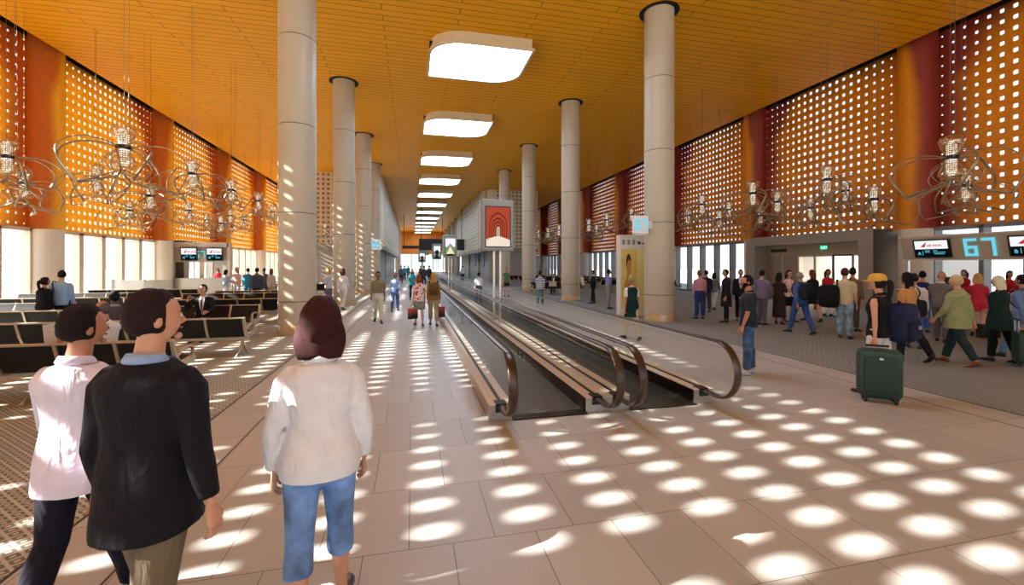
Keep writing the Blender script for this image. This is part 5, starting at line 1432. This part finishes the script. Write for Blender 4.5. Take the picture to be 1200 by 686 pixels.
# marks on the bearded man's T-shirt
def chest_mark(key):
    i = PEOPLE[key]; root = i['root']; s = i['s']
    m = MB()
    base = i['M'].inverted() @ i['tp'](0, 0, .40)
    for a, b, zz in ((-.075, -.05, 0), (-.045, -.02, .006), (-.01, .02, 0), (.028, .05, .006), (.056, .075, .0)):
        m.box(a, b, base.y + .118, base.y + .137, base.z + zz - .012, base.z + zz + .012)
    o = m.build('shirt_print', mat('print_grey', (140, 150, 160), .7), root); o.scale = (s, s, s)
chest_mark('r6')

def suitcase(loc, rz, tilt, col, label, w=.46, d=.26, h=.66, ext=.42):
    t = empty('suitcase', loc, rz, label, 'suitcase', 'green wheeled suitcases')
    T = Matrix.Rotation(tilt, 4, 'X')
    shell = mat('suitcase_green_%d' % col[1], col, .45, 0, .1, 20)
    m = MB(); soft_box(m, w, d, h, (0, 0, h / 2 + .07), e=.22, n=28, rows=16); m.xf(T); m.build('shell', shell, t, smooth=True)
    m = MB(); n = 28
    m.tube([T @ V((w / 2 * 1.008 * math.copysign(abs(math.cos(2 * PI * j / n)) ** .25, math.cos(2 * PI * j / n)), .03, h / 2 + .07 + h / 2 * 1.008 * math.copysign(abs(math.sin(2 * PI * j / n)) ** .25, math.sin(2 * PI * j / n)))) for j in range(n)], .008, 6, close=True)
    m.build('zip_band', mat('zip_grey', (96, 104, 92), .4, .3), t, smooth=True)
    m = MB(); soft_box(m, w * .78, .03, h * .76, (0, -d / 2 - .0, h / 2 + .06), e=.25); m.xf(T); m.build('front_panel', mat('suitcase_dark_%d' % col[1], tuple(int(c * .85) for c in col), .5, 0, .1, 20), t, smooth=True)
    m = MB(); m.ball((0, -d / 2 - .02, h * .93), (.026, .008, .016), 12, 6); m.xf(T); m.build('emblem', mat('emblem_white', (226, 230, 226), .4), t)
    for sx in (-1, 1):
        m = MB(); m.tube([(sx * .11, .09, h), (sx * .11, .09, h + ext)], .009, 8); m.xf(T); m.build('handle_rod', STEEL, t)
        for y in (-.08, .08):
            m = MB(); x = sx * w * .34; m.box(x - .022, x + .022, y - .03, y + .03, .05, .1); m.xf(T); wh = m.build('wheel_housing', BLK, t)
            m = MB(); n = 16; m.loft([[V((x + q, y + .038 * math.cos(2 * PI * j / n), .038 + .038 * math.sin(2 * PI * j / n))) for j in range(n)] for q in (-.014, .014)]); m.xf(T); m.build('wheel', mat('wheel_rubber', (30, 30, 30), .6), t)
    m = MB(); m.tube([(-.13, .09, h + ext), (.13, .09, h + ext)], .016, 10); m.xf(T); m.build('grip', BLK, t)
    m = MB(); m.box(-w * .42, w * .42, -d * .42, d * .42, .055, .085); m.xf(T); m.build('base_plate', BLK, t, bevel=.01)
    return t
# grip of the first case meets the hand of the person in the cap
hnd = PEOPLE['r15']['hands'][0]
pc, dc = floor_at(1041, 474)
suitcase((pc.x, pc.y + .12, 0), -.72, .0, (26, 62, 54), 'dark green wheeled suitcase standing upright behind the person in the yellow cap', .48, .22, .66, max(.03, hnd.z - .66))
hnd = PEOPLE['r23']['hands'][1]
p2, _ = floor_at(1200, 430)
suitcase((p2.x, p2.y, .02), .7, .0, (24, 60, 50), 'green wheeled suitcase at the right photo edge, pulled by the white-haired person', .42, .25, .56, .3)
t = empty('briefcase', floor_at(1158, 396)[0], -.25, 'black case standing on the carpet by the attendant in the red skirt suit', 'briefcase')
m = MB(); m.box(-.24, .24, -.09, .09, 0, .36); m.build('body', BLK, t, bevel=.015)
m = MB(); m.tube(smooth_path([(-.08, 0, .36), (-.07, 0, .41), (.07, 0, .41), (.08, 0, .36)], 3), .01, 6); m.build('handle', BLK, t)
m = MB()
for x in (-.15, .15): m.box(x - .02, x + .02, -.096, -.088, .28, .31)
m.build('clasp', STEEL, t)

# ------------------------------------------------------------------ light and camera
sun = bpy.data.lights.new('sun', 'SUN'); sun.energy = 36; sun.angle = R(.4); sun.color = (1, .97, .92)
so = bpy.data.objects.new('sun', sun); COL.objects.link(so)
dirv = V((1, .08, -.54)).normalized(); so.rotation_euler = dirv.to_track_quat('-Z', 'Y').to_euler(); so.location = (-60, 0, 40)
w = bpy.data.worlds.new('sky'); SC.world = w; w.use_nodes = True
nt = w.node_tree; nt.nodes.clear()
tc = nt.nodes.new('ShaderNodeTexCoord'); sx = nt.nodes.new('ShaderNodeSeparateXYZ'); nt.links.new(tc.outputs[0], sx.inputs[0])
mr = nt.nodes.new('ShaderNodeMapRange'); mr.inputs[1].default_value = -.02; mr.inputs[2].default_value = .5; nt.links.new(sx.outputs[2], mr.inputs[0])
nz = nt.nodes.new('ShaderNodeTexNoise'); nz.inputs['Scale'].default_value = 3; nt.links.new(tc.outputs[0], nz.inputs['Vector'])
mx = nt.nodes.new('ShaderNodeMix'); mx.data_type = 'RGBA'; mx.inputs[6].default_value = (.9, .96, 1, 1); mx.inputs[7].default_value = (.66, .82, 1, 1)
ad = nt.nodes.new('ShaderNodeMath'); ad.operation = 'MULTIPLY_ADD'; ad.inputs[1].default_value = .8; nt.links.new(nz.outputs[0], ad.inputs[0]); ad.inputs[2].default_value = -.15
a2 = nt.nodes.new('ShaderNodeMath'); a2.operation = 'ADD'; a2.use_clamp = True; nt.links.new(ad.outputs[0], a2.inputs[0]); nt.links.new(mr.outputs[0], a2.inputs[1])
nt.links.new(a2.outputs[0], mx.inputs[0])
bg = nt.nodes.new('ShaderNodeBackground'); bg.inputs[1].default_value = 1.6; nt.links.new(mx.outputs[2], bg.inputs[0])
wo = nt.nodes.new('ShaderNodeOutputWorld'); nt.links.new(bg.outputs[0], wo.inputs[0])

cam = bpy.data.cameras.new('camera'); co = bpy.data.objects.new('camera', cam); COL.objects.link(co)
co.location = (0, 0, H); co.rotation_euler = (PI / 2, 0, -TH)
cam.sensor_width = 36; cam.lens = 36 * F / 1200; cam.shift_y = -(343 - HY) / 1200; cam.clip_end = 2000; cam.clip_start = .05
SC.camera = co
SC.view_settings.view_transform = 'Standard'; SC.view_settings.look = 'None'; SC.view_settings.gamma = 1; SC.view_settings.exposure = 0
SC.view_settings.use_curve_mapping = False
SC.cycles.use_denoising = True
SC.cycles.max_bounces = 8; SC.cycles.diffuse_bounces = 4; SC.cycles.glossy_bounces = 3; SC.cycles.transparent_max_bounces = 24; SC.cycles.transmission_bounces = 4
SC.cycles.sample_clamp_indirect = 6; SC.cycles.caustics_reflective = False; SC.cycles.caustics_refractive = False
